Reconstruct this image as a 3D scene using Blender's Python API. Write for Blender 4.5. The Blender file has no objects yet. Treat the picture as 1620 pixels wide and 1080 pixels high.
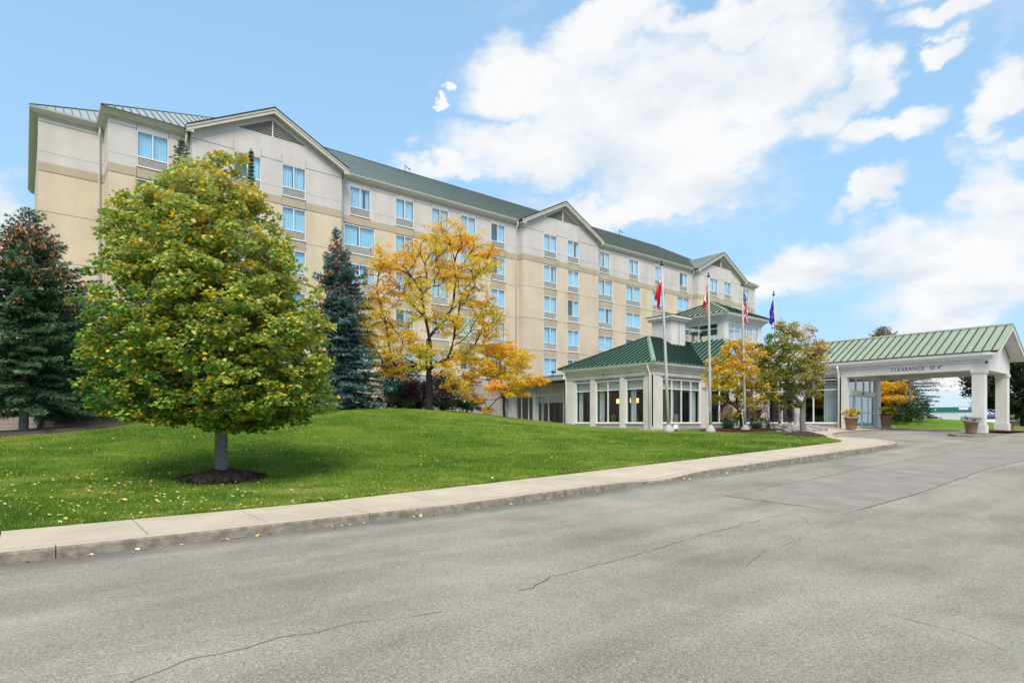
import bpy, bmesh, math, random
import numpy as np
from mathutils import Vector
R = math.radians
rng = np.random.default_rng(11)
random.seed(5)
scn = bpy.context.scene
COL = scn.collection

# ------------------------------------------------------------------ camera, sky, sun, exposure
EYE = 1.65
HEAD = R(50.9)                       # heading of the camera; the hotel runs along +x
cam_d = bpy.data.cameras.new('camera'); cam = bpy.data.objects.new('camera', cam_d); COL.objects.link(cam)
cam.location = (0, 0, EYE); cam.rotation_euler = (R(90), 0, HEAD - R(90))
cam_d.sensor_width = 36; cam_d.lens = 36 * 950 / 1620; cam_d.shift_y = 128 / 1620
cam_d.clip_start = 0.05; cam_d.clip_end = 6000
scn.camera = cam

SUN_EL, SUN_AZ = R(50), R(-126)      # direction towards the sun, azimuth from +x
world = bpy.data.worlds.new('World'); scn.world = world; world.use_nodes = True
sun_d = bpy.data.lights.new('sun', 'SUN'); sun = bpy.data.objects.new('sun', sun_d); COL.objects.link(sun)
sun_d.energy = 1.9; sun_d.angle = R(28); sun_d.color = (1, .90, .76)
sdir = Vector((math.cos(SUN_AZ) * math.cos(SUN_EL), math.sin(SUN_AZ) * math.cos(SUN_EL), math.sin(SUN_EL)))
sun.rotation_euler = sdir.to_track_quat('Z', 'Y').to_euler()
scn.view_settings.view_transform = 'Standard'; scn.view_settings.look = 'None'
scn.view_settings.gamma = 1; scn.view_settings.use_curve_mapping = False
scn.view_settings.exposure = 1.08

class NT:
    """small helper for node trees"""
    def __init__(s, tree): s.t = tree; s.n = tree.nodes; s.l = tree.links
    def node(s, typ, **kw):
        n = s.n.new(typ)
        for k, v in kw.items():
            if k.startswith('i_'):
                key = k[2:]; key = int(key) if key.isdigit() else key.replace('_', ' ')
                sock = n.inputs[key]
                if isinstance(v, bpy.types.NodeSocket): s.l.new(v, sock)
                else: sock.default_value = v
            else: setattr(n, k, v)
        return n
    def math(s, op, a, b=None, clamp=False, c=None):
        n = s.n.new('ShaderNodeMath'); n.operation = op; n.use_clamp = clamp
        for i, v in enumerate((a, b, c)):
            if v is None: continue
            if isinstance(v, bpy.types.NodeSocket): s.l.new(v, n.inputs[i])
            else: n.inputs[i].default_value = v
        return n.outputs[0]
    def mix(s, fac, a, b, blend='MIX'):
        n = s.n.new('ShaderNodeMix'); n.data_type = 'RGBA'; n.blend_type = blend
        for key, v in ((0, fac), (6, a), (7, b)):
            if isinstance(v, bpy.types.NodeSocket): s.l.new(v, n.inputs[key])
            else: n.inputs[key].default_value = v if key == 0 else (*v, 1) if len(v) == 3 else v
        return n.outputs[2]
    def maprange(s, v, a, b, c=0., d=1., smooth=False):
        n = s.n.new('ShaderNodeMapRange'); n.interpolation_type = 'SMOOTHSTEP' if smooth else 'LINEAR'
        s.l.new(v, n.inputs[0])
        for i, x in enumerate((a, b, c, d)): n.inputs[i + 1].default_value = x
        return n.outputs[0]

def px_azel(px, py):
    t = (px - 810) / 950
    return HEAD - math.atan(t), math.atan((668 - py) / 950 * math.cos(math.atan(t)))

def build_world():
    T = NT(world.node_tree); T.n.clear()
    sky = T.node('ShaderNodeTexSky', sky_type='NISHITA', sun_disc=False, sun_elevation=SUN_EL, sun_rotation=R(90) - SUN_AZ,
                 air_density=1.0, dust_density=.6, ozone_density=1.6)
    tc = T.node('ShaderNodeTexCoord')
    sep = T.node('ShaderNodeSeparateXYZ', i_0=tc.outputs['Generated'])
    x, y, z = sep.outputs
    az = T.math('ARCTAN2', y, x)
    el = T.math('ARCSINE', z)
    zc = T.math('ADD', T.math('MAXIMUM', z, 0.0), .22)
    cx = T.math('DIVIDE', x, zc); cy = T.math('DIVIDE', y, zc)
    cv = T.node('ShaderNodeCombineXYZ', i_0=cx, i_1=cy, i_2=0.)
    sq = T.node('ShaderNodeMapping', i_Vector=tc.outputs['Generated']); sq.inputs['Scale'].default_value = (1, 1, 1.7)
    n1 = T.node('ShaderNodeTexNoise', i_Vector=sq.outputs[0], i_Scale=4.2, i_Detail=10., i_Roughness=.6, i_Distortion=.15)
    n2 = T.node('ShaderNodeTexNoise', i_Vector=cv.outputs[0], i_Scale=.8, i_Detail=2., i_Roughness=.5)
    n3 = T.node('ShaderNodeTexNoise', i_Vector=sq.outputs[0], i_Scale=15., i_Detail=8., i_Roughness=.62)
    n4 = T.node('ShaderNodeTexNoise', i_Vector=cv.outputs[0], i_Scale=1.5, i_Detail=6., i_Roughness=.55, i_Distortion=.5)
    blobs = [(1010, 170, 210, 130), (850, 240, 170, 62), (1090, 240, 170, 85), (1220, 110, 135, 100), (860, 120, 115, 70), (720, 262, 90, 32),
             (1240, 5, 420, 42), (950, 50, 100, 60), (1560, -10, 180, 32), (980, 325, 190, 34), (1615, 170, 55, 75), (1300, 200, 60, 60),
             (1520, 425, 200, 105), (1390, 400, 130, 55), (1600, 330, 110, 100), (1478, 85, 40, 22), (1240, 432, 120, 45), (1420, 235, 120, 34), (1350, 160, 50, 60),
             (5, 385, 65, 95), (1520, 610, 170, 22), (1440, 590, 120, 16), (-200, 330, 190, 130), (1900, 250, 180, 130), (1500, 500, 150, 26),
             (705, 158, 15, 9), (60, 520, 120, 50), (1350, 330, 60, 26)]
    w1 = T.node('ShaderNodeTexNoise', i_Vector=sq.outputs[0], i_Scale=6., i_Detail=5., i_Roughness=.6); ws = T.node('ShaderNodeSeparateColor', i_0=w1.outputs['Color'])
    az = T.math('ADD', az, T.math('MULTIPLY', T.math('SUBTRACT', ws.outputs[0], .5), .24)); el0 = el
    el = T.math('ADD', el, T.math('MULTIPLY', T.math('MULTIPLY', T.math('SUBTRACT', ws.outputs[1], .5), .20), T.maprange(el0, 0., .3, .3, 1.)))
    dens = None
    for (px, py, rx, ry) in blobs:
        a0, e0 = px_azel(px, py); a1, _ = px_azel(px + rx, py); _, e1 = px_azel(px, py - ry)
        da = T.math('MULTIPLY', T.math('SUBTRACT', az, a0), 1 / abs(a1 - a0))
        de = T.math('MULTIPLY', T.math('SUBTRACT', el, e0), 1 / abs(e1 - e0))
        q = T.math('ADD', T.math('MULTIPLY', da, da), T.math('MULTIPLY', de, de))
        g = T.math('POWER', 2.718, T.math('MULTIPLY', T.math('MULTIPLY', q, T.math('ADD', q, .5)), -.7))
        dens = g if dens is None else T.math('MAXIMUM', dens, g)
    camfwd = (math.cos(HEAD), math.sin(HEAD), .35)
    dt = T.node('ShaderNodeVectorMath', operation='DOT_PRODUCT', i_0=tc.outputs['Generated']); dt.inputs[1].default_value = camfwd
    away = T.maprange(dt.outputs['Value'], .55, .2, 0., 1., True)
    scatter = T.math('MULTIPLY', away, T.maprange(n2.outputs[0], .42, .62, 0., 1.))
    dens = T.math('MAXIMUM', dens, scatter)
    d = T.math('ADD', dens, T.math('MULTIPLY', T.math('SUBTRACT', n1.outputs[0], .5), 1.9))
    d = T.math('ADD', d, T.math('MULTIPLY', T.math('SUBTRACT', n3.outputs[0], .5), .5))
    veil = T.math('MULTIPLY', T.maprange(T.math('ADD', dens, T.math('MULTIPLY', T.math('SUBTRACT', n4.outputs[0], .5), 3.)), .05, 1.0, 0., .6, True), T.maprange(dens, .0, .25, .45, 1.))
    mask = T.math('MAXIMUM', T.maprange(d, .12, .92, 0., 1., True), veil)
    # shading inside a cloud: thick parts a little greyer and bluer
    nsh = T.node('ShaderNodeTexNoise', i_Vector=cv.outputs[0], i_Scale=3.2, i_Detail=7., i_Roughness=.55)
    grey = T.maprange(nsh.outputs[0], .42, .68, 0., 1., True)
    ccol = T.mix(grey, (3.80, 3.82, 3.84), (2.95, 3.2, 3.5))
    # thin veil that pales the blue, more of it near the horizon
    hz = T.maprange(el0, 0., .55, .94, .6)
    low = T.mix(T.maprange(el0, .0, .16, 0., 1., True), (2.9, 3.25, 3.6), (1.92, 2.80, 3.70))
    base = T.mix(hz, sky.outputs[0], low)
    gain = T.mix(1., base, (.86, .98, 1.03), 'MULTIPLY')
    colr = T.mix(T.math('MULTIPLY', mask, .97), gain, ccol)
    bg = T.node('ShaderNodeBackground', i_Color=colr, i_Strength=.12)
    out = T.node('ShaderNodeOutputWorld', i_Surface=bg.outputs[0])
build_world()

# ------------------------------------------------------------------ projection helpers used to lay the place out in metres
C_, S_ = math.cos(HEAD), math.sin(HEAD)
def at(px, py, D):
    """the point at forward distance D (metres) in the direction measured on the photograph"""
    t = (px - 810) / 950
    return ((C_ + S_ * t) * D, (S_ - C_ * t) * D, EYE + (668 - py) * D / 950)
def sstep(v, a, b):
    t = np.clip((v - a) / (b - a), 0, 1); return t * t * (3 - 2 * t)
def G(x, y):
    """level of the paved ground"""
    D = C_ * np.asarray(x, float) + S_ * np.asarray(y, float)
    u = np.clip((D - 9) / 31.0, 0, 1)
    a = .048 * np.clip(D - 11, 0, 27)
    # rounded at both ends
    a = a + .02 * np.exp(-((D - 11) / 2.2) ** 2) - .03 * np.exp(-((D - 38) / 3) ** 2)
    return a - .27 * sstep(x, 41, 50)
def LZ(x, y):
    """level of the lawn"""
    x = np.asarray(x, float); y = np.asarray(y, float)
    dx = x - 15; dy = y - 29
    sx = np.where(dx < 0, 14., 9.); sy = np.where(dy < 0, 8., 12.)
    m = 1.27 * np.exp(-(dx / sx) ** 2 - (dy / sy) ** 2)
    D = C_ * x + S_ * y
    edge = sstep(y, 10.9, 13.5)
    und = .02 * np.sin(x * .9 + y * .5) + .015 * np.sin(x * .37 - y * 1.1)
    return G(x, y) + .14 - .17 * sstep(D, 30, 38) * sstep(x, 22, 27) + m * edge * (1 - .8 * sstep(x, 24, 30.5)) + und * edge

# ------------------------------------------------------------------ object helpers
MATS = {}
def tag(o, label=None, cat=None, group=None, kind=None):
    if label: o['label'] = label
    if cat: o['category'] = cat
    if group: o['group'] = group
    if kind: o['kind'] = kind
    return o
def empty(name, loc=(0, 0, 0), parent=None):
    o = bpy.data.objects.new(name, None); COL.objects.link(o); o.location = loc
    o.empty_display_size = .3
    if parent: o.parent = parent
    return o
def add_mesh(name, me, parent=None):
    o = bpy.data.objects.new(name, me); COL.objects.link(o)
    if parent: o.parent = parent
    return o
class MB:
    """collects boxes, polygons and tubes with a material slot per face; build() links them as one mesh object"""
    def __init__(s): s.v = []; s.f = []; s.m = []; s.mats = []; s.smooth = []
    def slot(s, m):
        if m not in s.mats: s.mats.append(m)
        return s.mats.index(m)
    def poly(s, pts, m, smooth=False):
        b = len(s.v); s.v += [tuple(p) for p in pts]; s.f.append(tuple(range(b, b + len(pts)))); s.m.append(s.slot(m)); s.smooth.append(smooth)
    def faces(s, pts, fcs, m, smooth=False):
        b = len(s.v); s.v += [tuple(p) for p in pts]; k = s.slot(m)
        for f in fcs: s.f.append(tuple(b + i for i in f)); s.m.append(k); s.smooth.append(smooth)
    def box(s, a, b, m, fn=None):
        x0, y0, z0 = a; x1, y1, z1 = b
        P = [(x0, y0, z0), (x1, y0, z0), (x1, y1, z0), (x0, y1, z0), (x0, y0, z1), (x1, y0, z1), (x1, y1, z1), (x0, y1, z1)]
        if fn: P = [fn(*p) for p in P]
        s.faces(P, [(0, 3, 2, 1), (4, 5, 6, 7), (0, 1, 5, 4), (1, 2, 6, 5), (2, 3, 7, 6), (3, 0, 4, 7)], m)
    def prism(s, pts, off, m):
        """polygon pts extruded by the vector off"""
        n = len(pts); P = [tuple(p) for p in pts] + [tuple(np.add(p, off)) for p in pts]
        F = [tuple(range(n)), tuple(range(2 * n - 1, n - 1, -1))] + [(i, i + n, (i + 1) % n + n, (i + 1) % n) for i in range(n)]
        s.faces(P, F, m)
    def tube(s, pts, rad, m, n=8, cap=True, smooth=True):
        pts = [np.array(p, float) for p in pts]
        if np.isscalar(rad): rad = [rad] * len(pts)
        rings = []; up = np.array((0, 0, 1.))
        for i, p in enumerate(pts):
            d = pts[min(i + 1, len(pts) - 1)] - pts[max(i - 1, 0)]
            L = np.linalg.norm(d); d = d / L if L > 1e-9 else up
            a = np.cross(d, up if abs(d[2]) < .95 else np.array((1., 0, 0))); a /= np.linalg.norm(a); b = np.cross(d, a)
            rings.append([p + rad[i] * (math.cos(2 * math.pi * k / n) * a + math.sin(2 * math.pi * k / n) * b) for k in range(n)])
        V = [q for r in rings for q in r]; F = []
        for i in range(len(pts) - 1):
            for k in range(n): F.append((i * n + k, (i + 1) * n + k, (i + 1) * n + (k + 1) % n, i * n + (k + 1) % n))
        if cap: F.append(tuple(range(n))); F.append(tuple(range(len(V) - 1, len(V) - n - 1, -1)))
        s.faces(V, F, m, smooth)
    def lathe(s, c, prof, m, n=16):
        V = []; F = []
        for r, z in prof:
            for k in range(n): a = 2 * math.pi * k / n; V.append((c[0] + r * math.cos(a), c[1] + r * math.sin(a), c[2] + z))
        for i in range(len(prof) - 1):
            for k in range(n): F.append((i * n + k, i * n + (k + 1) % n, (i + 1) * n + (k + 1) % n, (i + 1) * n + k))
        F.append(tuple(range(n - 1, -1, -1))); F.append(tuple(range((len(prof) - 1) * n, len(prof) * n)))
        s.faces(V, F, m, True)
    def mesh(s, name):
        me = bpy.data.meshes.new(name); me.from_pydata(s.v, [], s.f)
        for m in s.mats: me.materials.append(M[m])
        me.polygons.foreach_set('material_index', s.m); me.polygons.foreach_set('use_smooth', s.smooth)
        me.update(); return me
    def build(s, name, parent=None):
        return add_mesh(name, s.mesh(name), parent)
def np_mesh(name, V, F, mat, attr=None, smooth=False):
    """fast mesh from arrays: V (n,3), F (m,k)"""
    me = bpy.data.meshes.new(name); n, k = F.shape
    me.vertices.add(len(V)); me.vertices.foreach_set('co', np.ascontiguousarray(V, dtype=np.float32).ravel())
    me.loops.add(n * k); me.loops.foreach_set('vertex_index', np.ascontiguousarray(F, dtype=np.int32).ravel())
    me.polygons.add(n); me.polygons.foreach_set('loop_start', np.arange(0, n * k, k, dtype=np.int32))
    if smooth: me.polygons.foreach_set('use_smooth', np.ones(n, bool))
    if attr is not None:
        a = me.attributes.new('tint', 'FLOAT', 'FACE'); a.data.foreach_set('value', np.ascontiguousarray(attr, dtype=np.float32))
    me.materials.append(M[mat]); me.update(calc_edges=True); me.validate(); return me

# ------------------------------------------------------------------ materials
def srgb(r, g, b):
    return tuple(((v / 255) / 12.92 if v / 255 <= .04045 else (((v / 255) + .055) / 1.055) ** 2.4) for v in (r, g, b))
class _M(dict): pass
M = _M()
def mat(name, col, rough=.8, var=.08, scale=3., bump=0., bscale=60., metal=0., coat=0., streak=0., spec=.3):
    m = bpy.data.materials.new(name); m.use_nodes = True; T = NT(m.node_tree); T.n.clear()
    tc = T.node('ShaderNodeTexCoord'); geo = T.node('ShaderNodeNewGeometry')
    n = T.node('ShaderNodeTexNoise', i_Vector=geo.outputs['Position'], i_Scale=scale, i_Detail=5., i_Roughness=.6)
    f = T.maprange(n.outputs[0], .3, .7, 1 - var, 1 + var)
    if streak:
        mp = T.node('ShaderNodeMapping', i_Vector=geo.outputs['Position']); mp.inputs['Scale'].default_value = (.75, .75, .10)
        s2 = T.node('ShaderNodeTexNoise', i_Vector=mp.outputs[0], i_Scale=1.2, i_Detail=5., i_Roughness=.55)
        f = T.math('MULTIPLY', f, T.maprange(s2.outputs[0], .3, .72, 1 + streak * .4, 1 - streak))
    c = T.mix(1., (*col, 1), T.node('ShaderNodeCombineColor', i_0=f, i_1=f, i_2=f).outputs[0], 'MULTIPLY')
    b = T.node('ShaderNodeBsdfPrincipled', i_Base_Color=c, i_Roughness=rough, i_Metallic=metal)
    b.inputs['Coat Weight'].default_value = coat; b.inputs['Specular IOR Level'].default_value = spec
    if bump:
        nb = T.node('ShaderNodeTexNoise', i_Vector=geo.outputs['Position'], i_Scale=bscale, i_Detail=4., i_Roughness=.7)
        bp = T.node('ShaderNodeBump', i_Strength=bump, i_Distance=.02, i_Height=nb.outputs[0]); T.l.new(bp.outputs[0], b.inputs['Normal'])
    T.node('ShaderNodeOutputMaterial', i_Surface=b.outputs[0]); M[name] = m; return m
def emat(name, col, st):
    m = bpy.data.materials.new(name); m.use_nodes = True; T = NT(m.node_tree); T.n.clear()
    e = T.node('ShaderNodeEmission', i_Color=(*col, 1), i_Strength=st); T.node('ShaderNodeOutputMaterial', i_Surface=e.outputs[0]); M[name] = m
def glass(name, tint, refl=.08, rough=.01):
    m = bpy.data.materials.new(name); m.use_nodes = True; T = NT(m.node_tree); T.n.clear()
    tr = T.node('ShaderNodeBsdfTransparent', i_Color=(*tint, 1)); gl = T.node('ShaderNodeBsdfGlossy', i_Roughness=rough)
    gl.inputs[0].default_value = (.9, .95, 1, 1)
    geo = T.node('ShaderNodeNewGeometry'); nz = T.node('ShaderNodeTexNoise', i_Vector=geo.outputs['Position'], i_Scale=.8, i_Detail=1.)
    bp = T.node('ShaderNodeBump', i_Strength=.06, i_Distance=.05, i_Height=nz.outputs[0]); T.l.new(bp.outputs[0], gl.inputs['Normal'])
    ior = T.math('SUBTRACT', 1.5, T.math('MULTIPLY', geo.outputs['Backfacing'], .8333)); fr = T.node('ShaderNodeFresnel', i_IOR=ior); fac = T.math('ADD', T.math('MULTIPLY', fr.outputs[0], .9), refl, True)
    mx = T.node('ShaderNodeMixShader', i_0=fac, i_1=tr.outputs[0], i_2=gl.outputs[0]); T.node('ShaderNodeOutputMaterial', i_Surface=mx.outputs[0]); M[name] = m
def leafmat(name, stops, rough=.5, trans=.35, spec=.35):
    """foliage coloured by the per-leaf attribute 'tint'"""
    m = bpy.data.materials.new(name); m.use_nodes = True; T = NT(m.node_tree); T.n.clear()
    a = T.node('ShaderNodeAttribute', attribute_name='tint'); r = T.node('ShaderNodeValToRGB', i_0=a.outputs['Fac'])
    cr = r.color_ramp
    while len(cr.elements) < len(stops): cr.elements.new(.5)
    for e, (p, c) in zip(cr.elements, stops): e.position = p; e.color = (*c, 1)
    b = T.node('ShaderNodeBsdfPrincipled', i_Base_Color=r.outputs[0], i_Roughness=rough); b.inputs['Specular IOR Level'].default_value = spec
    t = T.node('ShaderNodeBsdfTranslucent', i_Color=r.outputs[0])
    mx = T.node('ShaderNodeMixShader', i_0=trans, i_1=b.outputs[0], i_2=t.outputs[0]); T.node('ShaderNodeOutputMaterial', i_Surface=mx.outputs[0]); M[name] = m

mat('stucco_upper', (.58, .55, .54), .9, .07, .6, .15, 40, streak=.11)
mat('stucco_band', (.455, .385, .29), .9, .06, .6, .15, 40, streak=.09)
mat('stucco_lower', (.625, .53, .41), .9, .07, .6, .15, 40, streak=.11)
mat('stucco_spandrel', (.455, .39, .30), .9, .06, .8, .15, 40, streak=.12)
mat('joint', (.16, .14, .12), .95)
mat('trim_beige', (.55, .53, .475), .7, .05, 2., 0)
mat('trim_white', (.63, .62, .605), .65, .07, 1.5, .08, 30, streak=.13)
mat('trim_grey', (.43, .405, .41), .8, .06, 1.5, .1, 30, streak=.08)
mat('pvc_white', (.74, .76, .78), .45, .03, 3.)
mat('louver_metal', (.62, .62, .61), .5, .05, 4.)
mat('louver_gap', (.15, .16, .165), .8)
mat('dark_void', (.012, .013, .016), .9)
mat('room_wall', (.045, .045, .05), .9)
mat('room_floor', (.05, .045, .04), .7)
mat('curtain', (.80, .84, .86), .9, .04, 2.)
mat('shade_fabric', (.50, .51, .45), .9, .04, 2.)
mat('drape', (.52, .575, .575), .9, .1, 2.)
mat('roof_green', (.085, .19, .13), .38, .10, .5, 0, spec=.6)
mat('roof_green_glare', (.31, .36, .26), .45, .06, .5, 0, spec=.5)  # green roof paled: sky glare is put into the colour
mat('roof_main_glare', (.36, .39, .365), .36, .10, .35, 0, spec=.7)  # main roof paled at the left, its sky reflection painted into the colour
mat('seam_green', (.014, .035, .026), .5, .1, 2.)  # darkened green: on the ribs it paints in their shade
mat('seam_slate', (.03, .04, .05), .5, .1, 2.)
mat('hip_cap', (.26, .38, .30), .4, .05, 2.)
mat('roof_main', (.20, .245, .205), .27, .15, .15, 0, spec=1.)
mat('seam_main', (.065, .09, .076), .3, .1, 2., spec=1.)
mat('block', (.40, .35, .33), .95, .12, 5., .4, 25)
mat('mortar', (.22, .19, .18), .95)
mat('concrete', (.50, .43, .335), .9, .12, 1.2, .2, 60, streak=0)
mat('kerb', (.235, .21, .175), .92, .38, 9., .5, 40)
mat('kerb_joint', (.05, .045, .04), .95)
mat('mulch', (.055, .038, .030), .95, .7, 22., .9, 60)
mat('mulch_red', (.065, .018, .013), .95, .4, 25., .9, 60)
mat('soil', (.07, .055, .045), .95, .4, 8., .6, 30)
mat('bark', (.20, .175, .172), .95, .3, 14., .9, 40)
mat('bark_dark', (.035, .03, .032), .95, .3, 14., .6, 40)
mat('bark_grey', (.17, .15, .15), .9, .25, 10., .6, 40)
mat('pole_metal', (.46, .47, .46), .45, .04, 3.)
mat('black_metal', (.02, .02, .022), .5)
mat('terracotta', (.25, .15, .11), .8, .08, 4.)
mat('rock', (.33, .31, .31), .9, .3, 5., .9, 14)
mat('teal_metal', (.015, .17, .15), .5, .08, .3)
mat('pale_wall', (.56, .62, .66), .8, .06, .2)
mat('blue_fascia', (.012, .06, .36), .5)
mat('brown_roof', (.17, .12, .10), .9, .1, 2.)
mat('tan_wall', (.24, .19, .15), .9)
mat('car_white', (.75, .76, .78), .25, .02, coat=.6)
mat('car_blue', (.03, .09, .25), .25, .02, coat=.6)
mat('car_glass', (.015, .02, .025), .08, 0, spec=.9)
mat('tyre', (.015, .015, .015), .8)
mat('text_slate', (.06, .07, .11), .7)
mat('sign_white', (.75, .8, .78), .7)
mat('sign_teal', (.25, .6, .52), .7)
mat('flag_red', (.58, .008, .02), .8, .06, 3.)
mat('flag_white', (.72, .72, .74), .8, .04, 3.)
mat('flag_blue', (.02, .03, .20), .8, .06, 3.)
mat('flag_royal', (.045, .035, .40), .8, .08, 3.)
mat('awning_green', (.0, .16, .12), .8)
emat('lamp_glow', (1., .42, .14), 1.6)
mat('lamp_shade', (.7, .78, .76), .8)
glass('glass_blue', (.58, .82, .95), .14)
glass('glass_clear', (.80, .87, .88), .05)
glass('glass_door', (.62, .72, .78), .38)
def asphalt():
    m = bpy.data.materials.new('asphalt'); m.use_nodes = True; T = NT(m.node_tree); T.n.clear(); M['asphalt'] = m
    geo = T.node('ShaderNodeNewGeometry'); P = geo.outputs['Position']
    sp = T.node('ShaderNodeSeparateXYZ', i_0=P)
    agg = T.node('ShaderNodeTexVoronoi', i_Vector=P, i_Scale=95.); agg.feature = 'F1'
    agg2 = T.node('ShaderNodeTexVoronoi', i_Vector=P, i_Scale=52.)
    fine = T.node('ShaderNodeTexNoise', i_Vector=P, i_Scale=34., i_Detail=6., i_Roughness=.85)
    mp = T.node('ShaderNodeMapping', i_Vector=P); mp.inputs['Scale'].default_value = (.33, .55, 1)
    big = T.node('ShaderNodeTexNoise', i_Vector=mp.outputs[0], i_Scale=1.1, i_Detail=7., i_Roughness=.62)
    mp2 = T.node('ShaderNodeMapping', i_Vector=P); mp2.inputs['Scale'].default_value = (.05, .9, 1); mp2.inputs['Rotation'].default_value = (0, 0, .05)
    streaks = T.node('ShaderNodeTexNoise', i_Vector=mp2.outputs[0], i_Scale=1.6, i_Detail=5., i_Roughness=.55)
    base = T.mix(T.maprange(big.outputs[0], .3, .7), (.20, .184, .152), (.345, .318, .265))
    base = T.mix(T.maprange(streaks.outputs[0], .45, .7, 0., .32), base, (.41, .385, .33))
    spk = T.maprange(fine.outputs[0], .28, .72, .66, 1.34)
    base = T.mix(1., base, T.node('ShaderNodeCombineColor', i_0=spk, i_1=spk, i_2=spk).outputs[0], 'MULTIPLY')
    lum = T.node('ShaderNodeSeparateColor', i_0=agg.outputs['Color'])
    st = T.maprange(lum.outputs[0], .0, 1., .68, 1.32)
    base = T.mix(1., base, T.node('ShaderNodeCombineColor', i_0=st, i_1=st, i_2=st).outputs[0], 'MULTIPLY')
    lum2 = T.node('ShaderNodeSeparateColor', i_0=agg2.outputs['Color'])
    peb = T.math('MULTIPLY', T.maprange(lum2.outputs[0], .90, .96), T.maprange(agg2.outputs['Distance'], .42, .30))
    base = T.mix(T.math('MULTIPLY', peb, .75), base, (.50, .47, .42))
    pit = T.math('MULTIPLY', T.maprange(lum2.outputs[1], .93, .97), T.maprange(agg2.outputs['Distance'], .40, .25))
    base = T.mix(T.math('MULTIPLY', pit, .8), base, (.06, .058, .055))
    # damp, dirty gutter along the kerb
    gw = T.node('ShaderNodeTexNoise', i_Vector=P, i_Scale=2.2, i_Detail=6., i_Roughness=.7)
    gy = T.math('ADD', sp.outputs[1], T.math('MULTIPLY', T.math('SUBTRACT', gw.outputs[0], .5), .8))
    gut = T.math('MULTIPLY', T.maprange(gy, 8.45, 9.05, 0., .62, True), T.maprange(sp.outputs[0], 27., 29., 1., 0.))
    base = T.mix(gut, base, (.085, .083, .083))
    # dull oily patches
    oil = T.node('ShaderNodeTexNoise', i_Vector=P, i_Scale=.45, i_Detail=5., i_Roughness=.65)
    base = T.mix(T.maprange(oil.outputs[0], .54, .72, 0., .36), base, (.15, .142, .13))
    wv = T.node('ShaderNodeTexNoise', i_Vector=P, i_Scale=1.3, i_Detail=4.); pv = T.node('ShaderNodeVectorMath', operation='ADD', i_0=P, i_1=wv.outputs['Color'])
    sp_ = T.node('ShaderNodeTexVoronoi', i_Vector=pv.outputs[0], i_Scale=.55); sc_ = T.node('ShaderNodeSeparateColor', i_0=sp_.outputs['Color'])
    drip = T.math('MULTIPLY', T.maprange(sc_.outputs[0], .62, .7), T.maprange(sp_.outputs['Distance'], .42, .10, 0., .20, True)); base = T.mix(drip, base, (.085, .08, .075))
    pale = T.math('MULTIPLY', T.maprange(sc_.outputs[1], .7, .8), T.maprange(sp_.outputs['Distance'], .6, .1, 0., .3, True)); base = T.mix(pale, base, (.44, .42, .37))
    b = T.node('ShaderNodeBsdfPrincipled', i_Base_Color=base, i_Roughness=.88); b.inputs['Specular IOR Level'].default_value = .3
    h = T.math('ADD', T.math('MULTIPLY', agg.outputs['Distance'], -.5), fine.outputs[0])
    bp = T.node('ShaderNodeBump', i_Strength=.55, i_Distance=.006, i_Height=h); T.l.new(bp.outputs[0], b.inputs['Normal'])
    T.node('ShaderNodeOutputMaterial', i_Surface=b.outputs[0])
asphalt()
mat('asphalt_patch', (.285, .262, .232), .9, .16, 1.5, .5, 120)
mat('crack', (.085, .08, .074), .95)
def lawnmat():
    m = bpy.data.materials.new('lawn'); m.use_nodes = True; T = NT(m.node_tree); T.n.clear(); M['lawn'] = m
    geo = T.node('ShaderNodeNewGeometry'); P = geo.outputs['Position']
    a = T.node('ShaderNodeTexNoise', i_Vector=P, i_Scale=.35, i_Detail=6., i_Roughness=.62)
    mp = T.node('ShaderNodeMapping', i_Vector=P); mp.inputs['Rotation'].default_value = (0, 0, -R(39)); mp.inputs['Scale'].default_value = (.6, 2.5, 1)
    b_ = T.node('ShaderNodeTexNoise', i_Vector=mp.outputs[0], i_Scale=3.4, i_Detail=8., i_Roughness=.75)
    c_ = T.node('ShaderNodeTexNoise', i_Vector=P, i_Scale=24., i_Detail=4., i_Roughness=.8)
    col = T.mix(T.maprange(a.outputs[0], .36, .66), (.07, .175, .012), (.21, .30, .024))
    col = T.mix(T.maprange(b_.outputs[0], .35, .72, 0., .75), col, (.22, .31, .045))
    dk = T.maprange(c_.outputs[0], .3, .7, .45, 1.45)
    col = T.mix(1., col, T.node('ShaderNodeCombineColor', i_0=dk, i_1=dk, i_2=dk).outputs[0], 'MULTIPLY')
    bs = T.node('ShaderNodeTexNoise', i_Vector=mp.outputs[0], i_Scale=1.1, i_Detail=6., i_Roughness=.7)
    col = T.mix(T.maprange(bs.outputs[0], .58, .70, 0., .5), col, (.26, .23, .08))
    bsdf = T.node('ShaderNodeBsdfPrincipled', i_Base_Color=col, i_Roughness=.85); bsdf.inputs['Specular IOR Level'].default_value = .15
    bp = T.node('ShaderNodeBump', i_Strength=1., i_Distance=.06, i_Height=c_.outputs[0]); T.l.new(bp.outputs[0], bsdf.inputs['Normal'])
    T.node('ShaderNodeOutputMaterial', i_Surface=bsdf.outputs[0])
lawnmat()
mat('far_ground', (.10, .13, .06), .95, .3, .05)
leafmat('grass_blade', [(0, (.055, .15, .012)), (.45, (.125, .25, .018)), (.8, (.27, .37, .05)), (1, (.48, .43, .18))], .6, .3, .2)
leafmat('linden_leaf', [(0, (.04, .15, .04)), (.3, (.11, .27, .045)), (.6, (.38, .48, .085)), (.86, (.60, .66, .27)), (.9, (.80, .50, .02)), (1, (.92, .60, .02))], .42, .36, .45)
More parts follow.
